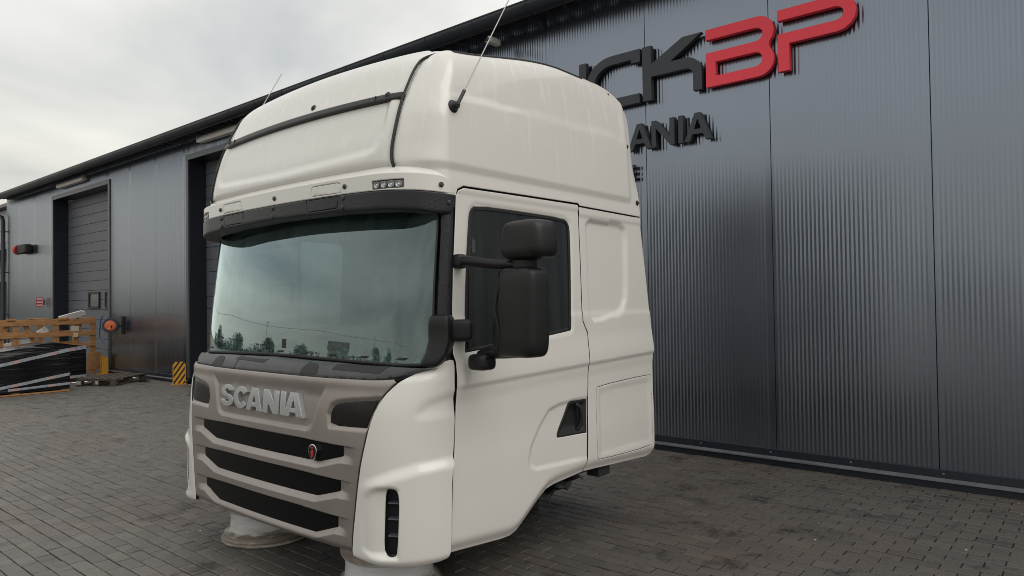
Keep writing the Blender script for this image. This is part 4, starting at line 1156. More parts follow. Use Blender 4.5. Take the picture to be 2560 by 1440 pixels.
# grille letters
ln = bpy.data.objects.new('maker_lettering', None); COL.objects.link(ln); ln.parent = cabt
zb_, zt_ = .979, 1.111
H_ = zt_-zb_
def ltr(pts, x0, w, holes=()):
    f_ = lambda P: [(x0+w*p[0], zb_+H_*p[1]) for p in P]
    panel('letter', f_(pts), hull, SILVER, ln, holes=[f_(q) for q in holes], h=.02, off=.012, thick=.026, edge=.002, flat=True)
def ring(cx_, cz_, rx, rz_, a0, a1, n=12): return arc(cx_, cz_, rx, rz_, a0, a1, n)
S_ = ring(.5,.70,.50,.30,20,270,16)+[(.52,.40)]+ring(.5,.295,.155,.105,90,-90,8)+ring(.5,.30,.17,.115,-90,-172,6)+[(0,.285)]
S_ = (ring(.5,.715,.48,.285,8,90,6)+ring(.5,.715,.48,.285,90,180,8)+ring(.5,.715,.48,.285,180,245,5)+[(.50,.435)]
      + ring(.52,.315,.14,.105,80,-90,8)+ring(.50,.315,.15,.105,-90,-170,6)+[(.0,.31)]+ring(.5,.295,.50,.295,180,270,8)+ring(.5,.295,.50,.295,270,360,8)+ring(.5,.295,.50,.295,0,62,5)
      + [(.52,.565)]+ring(.48,.695,.135,.10,260,90,8)+ring(.50,.695,.135,.10,90,15,5))
ltr(S_, -.456, .165)
C_ = ring(.52,.5,.52,.5,42,318,28)+[(.62,.335)]+ring(.52,.5,.20,.24,310,50,12)+[(.62,.665)]
C_ = ring(.52,.5,.52,.5,35,325,28)+[(.72,.36)]+ring(.52,.5,.20,.26,325,35,14)+[(.72,.64)]
ltr(C_, -.287, .165)
A__ = [(.30,1),(.0,0),(.30,0),(.345,.17),(.63,.17),(.675,0),(1,0),(.69,1)]
Ah = [[(.49,.74),(.40,.37),(.585,.37)]]
ltr(A__, -.135, .182, Ah)
ltr([(0,1),(0,0),(.31,0),(.31,.47),(.66,0),(1,0),(1,1),(.69,1),(.69,.52),(.36,1)], .052, .163)
ltr([(0,1),(0,0),(1,0),(1,1)], .228, .052)
ltr(A__, .262, .182, Ah)

# round-shouldered shield badge on the top slat
em = bpy.data.objects.new('badge', None); COL.objects.link(em); em.parent = cabt
def badge(P, m, off, th): panel('badge_piece', [(.520+a*.036, .803+b*.043) for a, b in P], hull, m, em, h=.01, off=off+.018, thick=th, edge=.0015)
SH = [(-.55,.95),(0,1.05),(.55,.95),(.95,.55),(1.0,.1),(.7,-.45),(.35,-.85),(0,-1.0),(-.35,-.85),(-.7,-.45),(-1.0,.1),(-.95,.55)]
badge(chaikin(SH, 1), CHROME, -.022, .02)
badge(chaikin([(a*.86, b*.87) for a, b in SH], 1), GLOSSB, -.020, .004)
badge([(-.30,.10),(-.05,.34),(.22,.36),(.38,.16),(.24,.05),(.36,-.18),(.22,-.55),(.0,-.72),(-.26,-.55),(-.18,-.22),(-.42,-.05)], RED, -.0185, .002)
badge([(-.34,.74),(-.24,.46),(.24,.46),(.34,.74),(.16,.60),(0,.80),(-.16,.60)], RED, -.0185, .002)

# --- mirrors
mm_ = bpy.data.objects.new('mirror_assembly', None); COL.objects.link(mm_); mm_.parent = cabt
MIRP = mat('mirror_plastic', (.011, .0115, .013), .42, spec=.36, var=.35, vscale=5, bump=.04, bscale=300, drops=.35)
def wm(p):      # fuller below, narrower top, flat back
    p = p.copy(); k = p.z/.225
    p.x *= 1.0-.05*k; p.x += .012*k
    if p.y > 0: p.y *= .55
    return p
M = Matrix.Rotation(R(-8), 3, 'Z')
mb = MB(); mb.superbox((1.588, .60, 1.548), (.292, .20, .445), .28, .38, M, 48, 32, wm); mm1 = mb.build('main_mirror', MIRP, mm_)
mb = MB(); mb.superbox((1.585, .655, 1.548), (.245, .012, .39), .2, .2, M, 32, 16); mb.build('mirror_glass', CHROME, mm_)
mb = MB(); mb.tube([Vector((1.588, .60, 1.548))+M @ Vector((-.085+.012*math.sin(i*.9), -.106+.010*abs(i-6)/6, .20-.40*i/12)) for i in range(13)], .004, 6); mb.build('housing_joint', RUBBER, mm_)
def wu(p):
    p = p.copy(); k = p.z/.1
    p.x *= 1.0-.10*max(0, k)
    if p.y > 0: p.y *= .6
    return p
mb = MB(); mb.superbox((1.645, .60, 1.903), (.285, .22, .195), .42, .45, M, 48, 28, wu); mm2 = mb.build('wide_angle_mirror', MIRP, mm_)
mb = MB(); mb.superbox((1.64, .668, 1.903), (.22, .012, .15), .25, .25, M, 32, 16); mb.build('mirror_glass', CHROME, mm_)
mb = MB(); mb.superbox((1.60, .60, 1.79), (.12, .09, .09), .4, .5, M); mb.build('mirror_neck', MIRP, mm_)
mb = MB(); mb.tube([(1.18, .535, 1.815), (1.22, .53, 1.818), (1.30, .535, 1.812), (1.45, .56, 1.792), (1.56, .59, 1.785)], .026, 14, rad=[.030, .034, .028, .025, .022]); mb.build('upper_arm', MIRP, mm_)
mb = MB(); mb.superbox((1.215, .53, 1.816), (.075, .075, .078), .6, .6); mb.build('arm_joint', MIRP, mm_)
mb = MB(); mb.tube([(1.30, .60, 1.315), (1.36, .60, 1.340), (1.47, .60, 1.338), (1.55, .60, 1.345)], .026, 12, rad=[.036, .034, .026, .026]); mb.build('lower_arm', MIRP, mm_)
mb = MB(); mb.superbox((1.325, .575, 1.290), (.13, .11, .085), .5, .5); mb.build('kerb_mirror', MIRP, mm_)
def wmt(p):
    p = p.copy(); k = max(0, -p.z/.13)
    p.y -= .035*k; p.x -= .055*k*k
    return p
mb = MB(); mb.superbox((1.175, .435, 1.405), (.12, .135, .27), .35, .4, Matrix.Rotation(R(28), 3, 'Z'), 40, 28, wmt); mb.build('arm_mount', MIRP, mm_)
mb = MB(); mb.superbox((1.235, .515, 1.455), (.13, .10, .115), .4, .5, Matrix.Rotation(R(38), 3, 'Z')); mb.build('mount_boss', MIRP, mm_)
# --- inside
it = bpy.data.objects.new('interior', None); COL.objects.link(it); it.parent = cabt
mb = MB(); mb.box((0, 1.4, .62), (2.2, 2.0, .1)); mb.box((0, .95, .95), (.9, .9, .6)); mb.build('floor', DASHM, it)
mb = MB(); mb.superbox((0, .62, 1.12), (2.15, .62, .46), .35, .35); mb.build('dashboard', DASHM, it)
mb = MB()
for i in range(14):
    mb.box((-1.0+i*.15, .37+.05*(abs(-1.0+i*.15))**2, 1.335), (.07, .025, .012))
mb.build('demister_vents', RUBBER, it)
for sx, lab in ((.56, 1), (-.56, -1)):
    st = bpy.data.objects.new('seat', None); COL.objects.link(st); st.parent = cabt
    mb = MB(); mb.superbox((sx, 1.25, 1.05), (.52, .52, .22), .4, .4); mb.build('cushion', SEATM, st)
    mb = MB(); mb.superbox((sx, 1.52, 1.45), (.50, .17, .78), .45, .45, Matrix.Rotation(R(-9), 3, 'X')); mb.build('backrest', SEATM, st)
    mb = MB(); mb.superbox((sx, 1.58, 1.90), (.28, .12, .22), .5, .5); mb.build('headrest', SEATM, st)
mb = MB(); mb.lathe([(.215, 0), (.228, .013), (.241, 0), (.228, -.013)], 40, Matrix.Translation((.56, .93, 1.42)) @ Matrix.Rotation(R(38), 4, 'X'), True)
mb.superbox((.56, .93, 1.42), (.16, .14, .05), .5, .5, Matrix.Rotation(R(38), 3, 'X')); mb.build('steering_wheel', BLACKD, it)
mb = MB(); mb.box((0, 2.30, 1.75), (2.2, .06, 2.2)); mb.build('bulkhead', TRIM, it)
mb = MB()
for sx in (-1, 1):
    for i in range(5):
        mb.superbox((sx*(1.0-i*.02), 1.95+i*.06, 1.85), (.10, .07, 1.0), .3, .6, None, 12, 8)
mb.build('curtain', mat('curtain_grey', (.075, .075, .085), .95), it)
mb = MB(); mb.superbox((0, .70, 2.20), (2.1, .66, .24), .3, .3); mb.build('header_shelf', DASHM, it)
for sx in (-.55, .55):
    mb = MB(); mb.box((sx, .50, 2.06), (.62, .02, .15), Matrix.Rotation(R(20), 3, 'X')); mb.build('inner_sunblind', BLACKD, it)
mb = MB(); mb.box((0, 1.4, 2.75), (1.9, 1.7, .05)); mb.build('headliner', TRIM, it)

# --- underside
mb = MB(); mb.box((0, 1.50, .50), (2.25, 2.0, .08)); mb.box((0, .50, .46), (2.0, .40, .20)); mb.build('floor_pan', DARKIN, cabt)
mb = MB()
for i, (x, y, z, a) in enumerate(((1.02, 1.50, .445, 6), (.96, 1.44, .415, -5), (1.03, 1.38, .435, 12), (.90, 1.55, .405, 7))):
    M = Matrix.Rotation(R(a), 3, 'Y') @ Matrix.Rotation(R(a*.7), 3, 'X')
    nx_, ny_ = 6, 10; vv = []
    for zz in (0, -.01):
        for p in range(nx_+1):
            for q in range(ny_+1):
                u, w = p/nx_-.5, q/ny_-.5
                vv.append(Vector((x, y, z))+M @ Vector((u*.26, w*(.5-.06*i)*(1+.12*math.sin(p*2.1+i)), zz+.022*math.sin(q*1.3+p*1.7+i)+.012*math.sin(q*2.9-i))))
    k = (nx_+1)*(ny_+1)
    ff = []
    for p in range(nx_):
        for q in range(ny_):
            a_ = p*(ny_+1)+q; ff += [(a_, a_+ny_+1, a_+ny_+2, a_+1), (k+a_, k+a_+1, k+a_+ny_+2, k+a_+ny_+1)]
    mb.add(vv, ff, True)
mb.build('mudflap', mat('mudflap_rubber', (.02, .02, .021), .7), cabt)
for x in (1.10, -1.10):
    mb = MB(); mb.box((x, 1.99, .440), (.10, .14, .075)); mb.build('mounting_block', DARKIN, cabt, .006)
for x in (-.62, .62):  # lengthwise beams added to keep the ground under the cab dark
    mb = MB(); mb.box((x, 1.35, .39), (.30, 1.9, .16)); mb.build('added_floor_beam', DARKIN, cabt, .01)
mb = MB(); mb.box((0, .95, .36), (1.9, .18, .20)); mb.build('added_cross_beam', DARKIN, cabt, .01)  # crossmember added to darken the space under the cab

# ================================================================== wheel rims and blocks carrying the cab
def rim_material():
    m = bpy.data.materials.new('dirty_white_rim'); m.use_nodes = True
    n, l = m.node_tree.nodes, m.node_tree.links; b = n['Principled BSDF']; b.inputs['Roughness'].default_value = .42
    t = n.new('ShaderNodeTexCoord'); sp_ = n.new('ShaderNodeSeparateXYZ'); l.new(t.outputs['Object'], sp_.inputs[0])
    mp = n.new('ShaderNodeMapping'); mp.inputs['Scale'].default_value = (5, 5, 26); l.new(t.outputs['Object'], mp.inputs[0])
    nt = n.new('ShaderNodeTexNoise'); nt.inputs['Scale'].default_value = 1.0; nt.inputs['Detail'].default_value = 7; nt.inputs['Roughness'].default_value = .65; l.new(mp.outputs[0], nt.inputs['Vector'])
    wob = n.new('ShaderNodeMath'); wob.operation = 'MULTIPLY_ADD'; wob.inputs[1].default_value = .24; l.new(nt.outputs['Fac'], wob.inputs[0]); l.new(sp_.outputs['Z'], wob.inputs[2])
    rp = n.new('ShaderNodeValToRGB'); e = rp.color_ramp.elements      # rusty dirt lies on the flange and the bead seat
    e[0].position, e[0].color = .08, (.58, .56, .53, 1)
    e[1].position, e[1].color = .45, (.42, .38, .33, 1)
    for p, c in ((.11, (.46, .44, .41, 1)), (.135, (.24, .20, .16, 1)), (.175, (.19, .155, .12, 1)), (.205, (.52, .50, .48, 1)), (.27, (.62, .62, .64, 1)), (.33, (.50, .49, .48, 1)), (.37, (.26, .22, .18, 1))):
        k = e.new(p); k.color = c
    l.new(wob.outputs[0], rp.inputs[0]); l.new(rp.outputs[0], b.inputs['Base Color'])
    bp = n.new('ShaderNodeBump'); bp.inputs['Strength'].default_value = .15; bp.inputs['Distance'].default_value = .005; l.new(nt.outputs['Fac'], bp.inputs['Height']); l.new(bp.outputs[0], b.inputs['Normal'])
    return m
RIMM = rim_material()
RIMIN = mat('rim_inside', (.10, .085, .07), .7, var=.4, vscale=8)
def rim(x, y, label):
    t = empty('wheel_rim', (CABX+x, CABY+y, 0), random.random()*6, label, 'wheel rim', 'wheel rims under the cab')
    H = .315
    prof = [(.294,.0),(.304,.004),(.307,.012),(.304,.022),(.290,.026),(.286,.032),(.284,.056),(.270,.064),(.252,.072),(.247,.082),(.243,.150),(.246,.190),(.262,.200),(.270,.212),(.274,.250),(.288,.282),(.292,.288),(.304,.292),(.307,.300),(.304,.311),(.294,H)]
    inn = [(.282,H),(.272,.285),(.252,.24),(.236,.19),(.236,.14),(.236,.088),(.268,.03),(.282,.004)]
    mb = MB(); mb.lathe(prof+inn, 56, None, True); mb.build('barrel', RIMM, t)
    mb = MB(); mb.lathe([(.2365,.12),(.20,.13),(.17,.16),(.14,.165),(.14,.150),(.17,.145),(.20,.115),(.2365,.105)], 40, None, True); mb.build('disc', RIMIN, t)
rim(-.71, .56, 'dirty white wheel rim lying under the far end of the grille')
rim(.66, .50, 'dirty white wheel rim lying under the near front corner of the cab')
WOODD = mat('dark_timber', (.055, .045, .036), .85, var=.4, vscale=8, stretch=(2, 12, 12), bump=.2)
for x in (-.75, .15):
    t = empty('timber_stack', (CABX+x, CABY+2.15, 0), 0, 'dark timber blocks under the rear %s of the cab floor' % ('far side' if x < 0 else 'middle'), 'timber')
    for i in range(4):
        mb = MB(); mb.box((0, 0, .06+i*.121), (.5 if i % 2 == 0 else .14, .14 if i % 2 == 0 else .5, .118)); mb.build('block', WOODD, t, .006)

# ================================================================== things standing along the hall
PINE = mat('pine_board', (.42, .215, .085), .7, col2=(.27, .125, .045), vscale=5, stretch=(9, 1.0, 9), bump=.15, bscale=60)
PINE2 = mat('pine_board_vertical', (.40, .205, .085), .7, col2=(.25, .115, .045), vscale=5, stretch=(9, 9, 1.0), bump=.15, bscale=60)
# --- timber crate frame
ct = empty('timber_crate', (-18.9, 5.0, 0), 0, 'large orange pine crate of open slats behind the black wrapped pallets', 'crate')
def board(c, d, rx=0.0, m=PINE, name='board'):
    mb = MB(); mb.box((0, 0, 0), d); o = mb.build(name, m, ct, .004)
    o.location = (c[0], c[1], c[2]); o.rotation_euler = (R(rx), 0, 0)
for xo in (0.0, -1.15):
    for z, hgt in ((1.26, .125), (.98, .11), (.70, .10), (.14, .12)):
        board((xo+random.uniform(-.004, .004), -.35, z), (.026, 4.0, hgt), random.uniform(-.25, .25))
    for yy in (1.58, .80, .0, -.78, -1.56, -2.2):
        board((xo-.03, yy, .66), (.05, .125, 1.34 if xo == 0 else 1.28), random.uniform(-1, 1), PINE2, 'post')
for yy, a in ((.42, 22), (-.40, -24), (-1.15, 23), (1.20, -12)):
    board((-.075, yy, .66), (.022, .10, 1.30), a, PINE2, 'brace')
for yy in (1.6, .6, -.4, -1.4):
    board((-.6, yy, 1.335+random.uniform(-.01, .02)), (1.2, .10, .024), 0, PINE, 'board')
board((.0, 1.60, .30), (.028, .30, .42), 0, PINE2, 'board')
for i, (yy, z, a, w) in enumerate(((.88, 1.33, 8, .12), (-.1, 1.34, -6, .16), (1.0, 1.34, 14, .1), (-.7, 1.345, 3, .1))):
    board((-.02, yy, z), (.11, w, .05), a, PINE, 'offcut')
mb = MB(); mb.box((.016, 1.18, 1.10), (.004, .18, .12)); mb.build('paper_label', mat('paper_label', (.50, .44, .34), .8), ct)
mb = MB(); mb.box((.017, 1.20, .95), (.004, .10, .11)); mb.build('paper_label', MATS['paper_label'], ct)
FOAM = mat('white_foam', (.70, .69, .66), .7, var=.1, vscale=6)
for c, d, r_, lab in (((-18.95, 6.12, 1.40), (.03, .50, .15), (18, 25, 0), 'white foam sheet leaning over the top right corner of the timber crate'),
                 ((-19.05, 6.30, 1.41), (.03, .34, .11), (26, 20, 0), 'narrow white foam offcut on the crate beside the larger sheet'),
                 ((-19.0, 5.55, 1.06), (.03, .22, .14), (35, 10, 0), 'small white foam piece showing between the crate boards'),
                 ((-19.0, 5.05, .80), (.03, .52, .10), (10, 15, 0), 'white foam strip above the wrapped pallets inside the crate')):
    mb = MB(); mb.box((0, 0, 0), d); o = mb.build('foam_sheet', FOAM, None, .004); o.location = c; o.rotation_euler = tuple(R(q) for q in r_)
    tag(o, lab, 'foam sheet', 'foam sheets in the crate')

# --- pallets wrapped in black film
def film_material():
    m = bpy.data.materials.new('black_film'); m.use_nodes = True
    n, l = m.node_tree.nodes, m.node_tree.links; b = n['Principled BSDF']
    b.inputs['Base Color'].default_value = (.004, .004, .005, 1); b.inputs['Roughness'].default_value = .22; b.inputs['Specular IOR Level'].default_value = .35
    t = n.new('ShaderNodeTexCoord'); mp = n.new('ShaderNodeMapping'); mp.inputs['Scale'].default_value = (2.0, 1.0, 13.0); mp.inputs['Rotation'].default_value = (R(4), 0, 0)
    l.new(t.outputs['Object'], mp.inputs[0])
    nt = n.new('ShaderNodeTexNoise'); nt.inputs['Scale'].default_value = 1.6; nt.inputs['Detail'].default_value = 6; l.new(mp.outputs[0], nt.inputs['Vector'])
    bp = n.new('ShaderNodeBump'); bp.inputs['Strength'].default_value = .55; bp.inputs['Distance'].default_value = .03; l.new(nt.outputs['Fac'], bp.inputs['Height']); l.new(bp.outputs[0], b.inputs['Normal'])
    return m
FILM = film_material()
def tape_material():
    m = mat('printed_tape', (.36, .39, .43), .35, 0, var=.45, vscale=22)
    n, l = m.node_tree.nodes, m.node_tree.links; b = n['Principled BSDF']
    src = b.inputs['Base Color'].links[0].from_socket
    t = n.new('ShaderNodeTexCoord'); wv_ = n.new('ShaderNodeTexWave'); wv_.bands_direction = 'Y'; wv_.inputs['Scale'].default_value = .55; wv_.inputs['Distortion'].default_value = 1.2
    l.new(t.outputs['Object'], wv_.inputs['Vector'])
    mr = n.new('ShaderNodeMapRange'); mr.inputs[1].default_value = .88; mr.inputs[2].default_value = .95; l.new(wv_.outputs['Fac'], mr.inputs[0])
    mx_ = n.new('ShaderNodeMix'); mx_.data_type = 'RGBA'; mx_.inputs['B'].default_value = (.42, .28, .28, 1); l.new(src, mx_.inputs['A']); l.new(mr.outputs[0], mx_.inputs['Factor']); l.new(mx_.outputs['Result'], b.inputs['Base Color'])
    return m
TAPE = tape_material()
def wrapped(name_loc, L, W, z0, z1, label, bulge, tapes, tops, with_pallet):
    t = empty('wrapped_pallet', name_loc, 0, label, 'pallet', 'pallets wrapped in black film')
    # +X face at x=0, body runs to -W in X, from y=-L to 0
    ny, nx, nz_ = 26, 12, 14
    top = lambda y, x: z1+bulge*math.sin(math.pi*min(1, max(0, -y/L)))*(.6+.4*math.sin(math.pi*min(1, max(0, -x/W))))-.03*math.cos(y*5)
    def side(y, z):
        k = (z-z0)/(z1-z0)
        return .018*math.sin(y*7+k*3)*math.sin(math.pi*k)
    mb = MB(); vs = []; fs = []
    G = []
    for i in range(ny+1):
        y = -L*i/ny; row = []
        for k in range(nz_+1):
            z = z0+(top(y, 0)-.03-z0)*k/nz_; row.append((side(y, z)-.03*max(0, (k-nz_+2)/2), y, z))
        for k in range(nx+1):
            x = -.03-(W-.03)*k/nx; row.append((x, y, top(y, x)))
        for k in range(1, nz_+1):
            z = top(y, -W)+(z0-top(y, -W))*k/nz_; row.append((-W, y, z))
        G.append(row)
    m_ = len(G[0])
    for r_ in G: vs += r_
    for i in range(ny):
        for k in range(m_-1): fs.append((i*m_+k, (i)*m_+k+1, (i+1)*m_+k+1, (i+1)*m_+k))
    mb.add(vs, fs, True)
    mb.add(G[0], [tuple(range(m_))[::-1]]); mb.add(G[-1], [tuple(range(m_))])
    mb.build('film', FILM, t)
    for (ya, za, yb, zb2, w) in tapes:
        mb = MB(); vs = []
        for i in range(17):
            q = i/16; y = ya+(yb-ya)*q; z = za+(zb2-za)*q
            vs += [(side(y, z-w/2)+.006, y, z-w/2), (side(y, z+w/2)+.006, y, z+w/2)]
        mb.add(vs, [(2*i, 2*i+1, 2*i+3, 2*i+2) for i in range(16)], True)
        # give the band thickness
        k = len(vs); mb.add([(p[0]-.012, p[1], p[2]) for p in vs], [(2*i, 2*i+2, 2*i+3, 2*i+1) for i in range(16)], True)
        mb.build('tape', TAPE, t)
    for (xa, ya, xb, yb, w) in tops:
        mb = MB(); vs = []
        for i in range(17):
            q = i/16; x = xa+(xb-xa)*q; y = ya+(yb-ya)*q
            vs += [(x, y-w/2, top(y-w/2, x)+.006), (x, y+w/2, top(y+w/2, x)+.006)]
        mb.add(vs, [(2*i, 2*i+2, 2*i+3, 2*i+1) for i in range(16)], True); mb.build('tape', TAPE, t)
    if with_pallet:
        for yy in (-.07, -L/2, -L+.07):
            mb = MB(); mb.box((-.06, yy, .075), (.10, .13, .09)); mb.build('pallet_block', PINE, t, .004)
        mb = MB(); mb.box((-.05, -L/2, .017), (.12, L, .026)); mb.build('pallet_board', PINE, t, .003)
        mb = MB(); mb.box((-W+.06, -L/2, .017), (.12, L, .026)); mb.build('pallet_board', PINE, t, .003)
    else:
        mb = MB(); mb.box((-W/2, -L/2, z0/2), (W-.06, L-.06, z0)); mb.build('pallet_base', WOODD, t)
wrapped((-15.3, 4.92, 0), 1.75, .95, .05, .80, 'near pallet load wrapped in black film with printed tape, on pale wood', .06,
        [(0, .79, -1.75, .45, .06), (0, .33, -1.75, .06, .055), (0, .15, -1.0, .11, .045)], [(-.05, -.05, -.5, -1.4, .09), (-.6, -.1, -.2, -1.7, .07)], True)
wrapped((-17.0, 5.78, 0), 1.7, .9, .10, .80, 'farther pallet load wrapped in black film in front of the timber crate', .05,
        [(0, .745, -1.7, .52, .075), (0, .125, -1.0, .09, .06)], [(-.2, -.1, -.6, -1.0, .08)], False)

# --- old dark pallet lying flat
PALM = mat('weathered_pallet', (.115, .088, .066), .85, col2=(.06, .045, .035), vscale=6, stretch=(3, 9, 9), bump=.25, bscale=50)
ps = empty('flat_pallet', (-16.15, 6.0, 0), R(-50), 'old dark wooden pallet lying flat by the hall wall', 'pallet')
for i in range(5):
    mb = MB(); mb.box((0, -.35+i*.175, .135), (1.2, .13, .022)); mb.build('deck_board', PALM, ps, .003)
for xx in (-.55, 0, .55):
    mb = MB(); mb.box((xx, 0, .113), (.10, .82, .02)); mb.build('stringer_board', PALM, ps, .003)
    for yy in (-.35, 0, .35):
        mb = MB(); mb.box((xx, yy, .062), (.10, .12, .078)); mb.build('block', PALM, ps, .003)
for yy in (-.35, 0, .35):
    mb = MB(); mb.box((0, yy, .013), (1.2, .10, .02)); mb.build('base_board', PALM, ps, .003)
mb = MB(); mb.box((.606, -.35, .07), (.004, .09, .07)); mb.build('paper_label', mat('grey_label', (.45, .46, .46), .7), ps)
mb = MB(); mb.box((.606, .02, .07), (.004, .05, .07)); mb.build('paper_label', MATS['grey_label'], ps)
# oily wet patch beside it
pts = []
for i in range(26):
    a = 2*math.pi*i/26; r_ = .20+.10*math.sin(3*a+1)+.06*math.sin(7*a)
    pts.append((-15.85+r_*1.0*math.cos(a), 6.45+r_*.9*math.sin(a), .0045))
mb = MB(); mb.add(pts, [tuple(range(26))]); o = mb.build('oil_patch', mat('oily_wet', (.012, .011, .010), .15), None); tag(o, 'dark oily wet patch on the paving behind the flat pallet', 'stain')

# --- hose reel on the wall
hr = empty('hose_reel', (-17.85, YW-.03, 1.17), 0, 'wall mounted hose reel with orange disc and blue hose', 'hose reel')
mb = MB(); mb.box((.12, 0, 0), (.06, .04, .42)); mb.box((.12, -.14, -.02), (.05, .26, .05)); mb.build('bracket', BLACKD, hr)
AX = Matrix.Translation((.05, -.24, 0)) @ Matrix.Rotation(R(-28), 4, 'Z') @ Matrix.Rotation(R(90), 4, 'Y')
mb = MB(); mb.lathe([(0,-.16),(.165,-.16),(.17,-.15),(.11,-.13),(.11,.03),(.17,.05),(.165,.06),(0,.06)], 32, AX); mb.build('drum', mat('reel_blue', (.018, .03, .07), .45), hr)
mb = MB(); mb.lathe([(0,.085),(.10,.085),(.118,.075),(.12,.06),(0,.06)], 28, AX); mb.build('hub_disc', mat('reel_orange', (.62, .13, .035), .5), hr)
HOSE = mat('hose_blue', (.035, .10, .26), .4)
pts = []
for i in range(60):
    w = i/59*3*2*math.pi; p = AX @ Vector((.135*math.cos(w), .135*math.sin(w), -.11+.12*i/59)); pts.append(p)
mb = MB(); mb.tube(pts, .014, 8)
mb.tube([(.05,-.30,.17),(-.02,-.34,.22),(-.12,-.36,.22),(-.20,-.36,.14),(-.26,-.35,-.02),(-.36,-.33,-.16),(-.40,-.31,-.28),(-.34,-.30,-.36),(-.22,-.30,-.40),(-.12,-.30,-.41)], .013, 8); mb.build('hose', HOSE, hr)
mb = MB(); mb.tube([(-.13,-.30,-.41),(-.03,-.30,-.405)], .011, 8, rad=[.012,.009]); mb.build('hose_nozzle', CHROME, hr)
mb = MB(); mb.tube([(.10,-.30,-.07),(.28,-.36,-.055)], .010, 8); mb.tube([(.26,-.355,-.056),(.31,-.37,-.054)], .018, 8); mb.build('crank', mat('crank_pale', (.6, .58, .55), .35, .5), hr)

# --- yellow and black corner guards
def hazard():
    m = bpy.data.materials.new('hazard_stripes'); m.use_nodes = True
    n, l = m.node_tree.nodes, m.node_tree.links; b = n['Principled BSDF']
    t = n.new('ShaderNodeTexCoord'); sp_ = n.new('ShaderNodeSeparateXYZ'); l.new(t.outputs['Object'], sp_.inputs[0])
    a = n.new('ShaderNodeMath'); a.operation = 'ADD'; l.new(sp_.outputs['X'], a.inputs[0]); l.new(sp_.outputs['Y'], a.inputs[1])
    s_ = n.new('ShaderNodeMath'); s_.operation = 'MULTIPLY_ADD'; s_.inputs[1].default_value = 1.5; l.new(a.outputs[0], s_.inputs[0])
    neg = n.new('ShaderNodeMath'); neg.operation = 'MULTIPLY'; neg.inputs[1].default_value = -1.0; l.new(sp_.outputs['Z'], neg.inputs[0]); l.new(neg.outputs[0], s_.inputs[2])
    d = n.new('ShaderNodeMath'); d.operation = 'MULTIPLY'; d.inputs[1].default_value = 7.0; l.new(s_.outputs[0], d.inputs[0])
    f = n.new('ShaderNodeMath'); f.operation = 'FRACT'; l.new(d.outputs[0], f.inputs[0])
    g = n.new('ShaderNodeMath'); g.operation = 'GREATER_THAN'; g.inputs[1].default_value = .56; l.new(f.outputs[0], g.inputs[0])
    mx_ = n.new('ShaderNodeMix'); mx_.data_type = 'RGBA'; mx_.inputs['A'].default_value = (.62, .30, .02, 1); mx_.inputs['B'].default_value = (.02, .012, .01, 1)
    l.new(g.outputs[0], mx_.inputs['Factor']); l.new(mx_.outputs['Result'], b.inputs['Base Color']); b.inputs['Roughness'].default_value = .5
    return m
HAZ = hazard(); YEL = mat('guard_yellow', (.62, .30, .02), .5, var=.15, vscale=8)
def guard(loc, rz, label):
    t = empty('corner_guard', loc, rz, label, 'guard', 'yellow and black guards at the door bays')
    o_ = [(-.115,.0),(.115,.0),(.115,.40),(.085,.46),(-.085,.46),(-.115,.40)]
    panel('striped_plate', o_, plane_y(0.0), HAZ, t, h=.5, thick=.008, edge=.001)
    for s_ in (-1, 1):
        mb = MB(); mb.box((s_*.119, .06, .20), (.007, .13, .40)); mb.build('side_flange', YEL, t)
        mb = MB(); mb.box((s_*.1115, -.001, .2), (.008, .006, .40)); mb.build('edge_strip', YEL, t)
    mb = MB(); mb.box((0, .02, .006), (.30, .20, .012)); mb.build('foot_plate', YEL, t)
    for s_ in (-1, 1):
        mb = MB(); mb.tube([(s_*.08, -.05, .012), (s_*.08, -.05, .022)], .012, 8); mb.build('bolt', STEELB, t)
guard((-18.55, YW-.20, 0), R(-10), 'slim yellow and black guard beside the right jamb of the left overhead door')
guard((-14.62, YW-.14, 0), R(60), 'yellow and black striped guard beside the overhead door next to the truck cab')

# --- small things on the wall at the left
sr_ = empty('projecting_wall_sign', (-24.9, YW-.02, 3.36), 0, 'dark box with a red rounded end fixed high on the wall at left', 'wall box')
mb = MB(); mb.superbox((.30, -.12, 0), (.86, .20, .27), .25, .3); mb.build('box', mat('wallbox_black', (.008, .008, .009), .6), sr_)
mb = MB(); mb.lathe([(0,.0),(.14,.0),(.15,.03),(.14,.08),(.10,.12),(0,.14)], 20, Matrix.Translation((-.12, -.14, 0)) @ Matrix.Rotation(R(-90), 4, 'Y') @ Matrix.Rotation(R(30), 4, 'X')); mb.build('red_end', mat('signal_red', (.60, .02, .015), .45), sr_)
fs_ = empty('fire_sign', (-23.35, YW-.01, 1.77), 0, 'small red and white sign plates on the wall left of the overhead door', 'sign')
mb = MB(); mb.box((.14, -.14, .0), (.012, .16, .27)); mb.build('red_plate', mat('sign_plate_red', (.50, .045, .06), .5), fs_)
mb = MB(); mb.box((-.12, -.012, .0), (.30, .015, .16)); mb.build('white_plate', mat('sign_plate_white', (.55, .5, .48), .5), fs_)
for z in (-.09, 0, .09):
    mb = MB(); mb.box((.148, -.14, z), (.006, .13, .045)); mb.build('white_mark', mat('sign_plate_white2', (.65, .6, .6), .5), fs_)

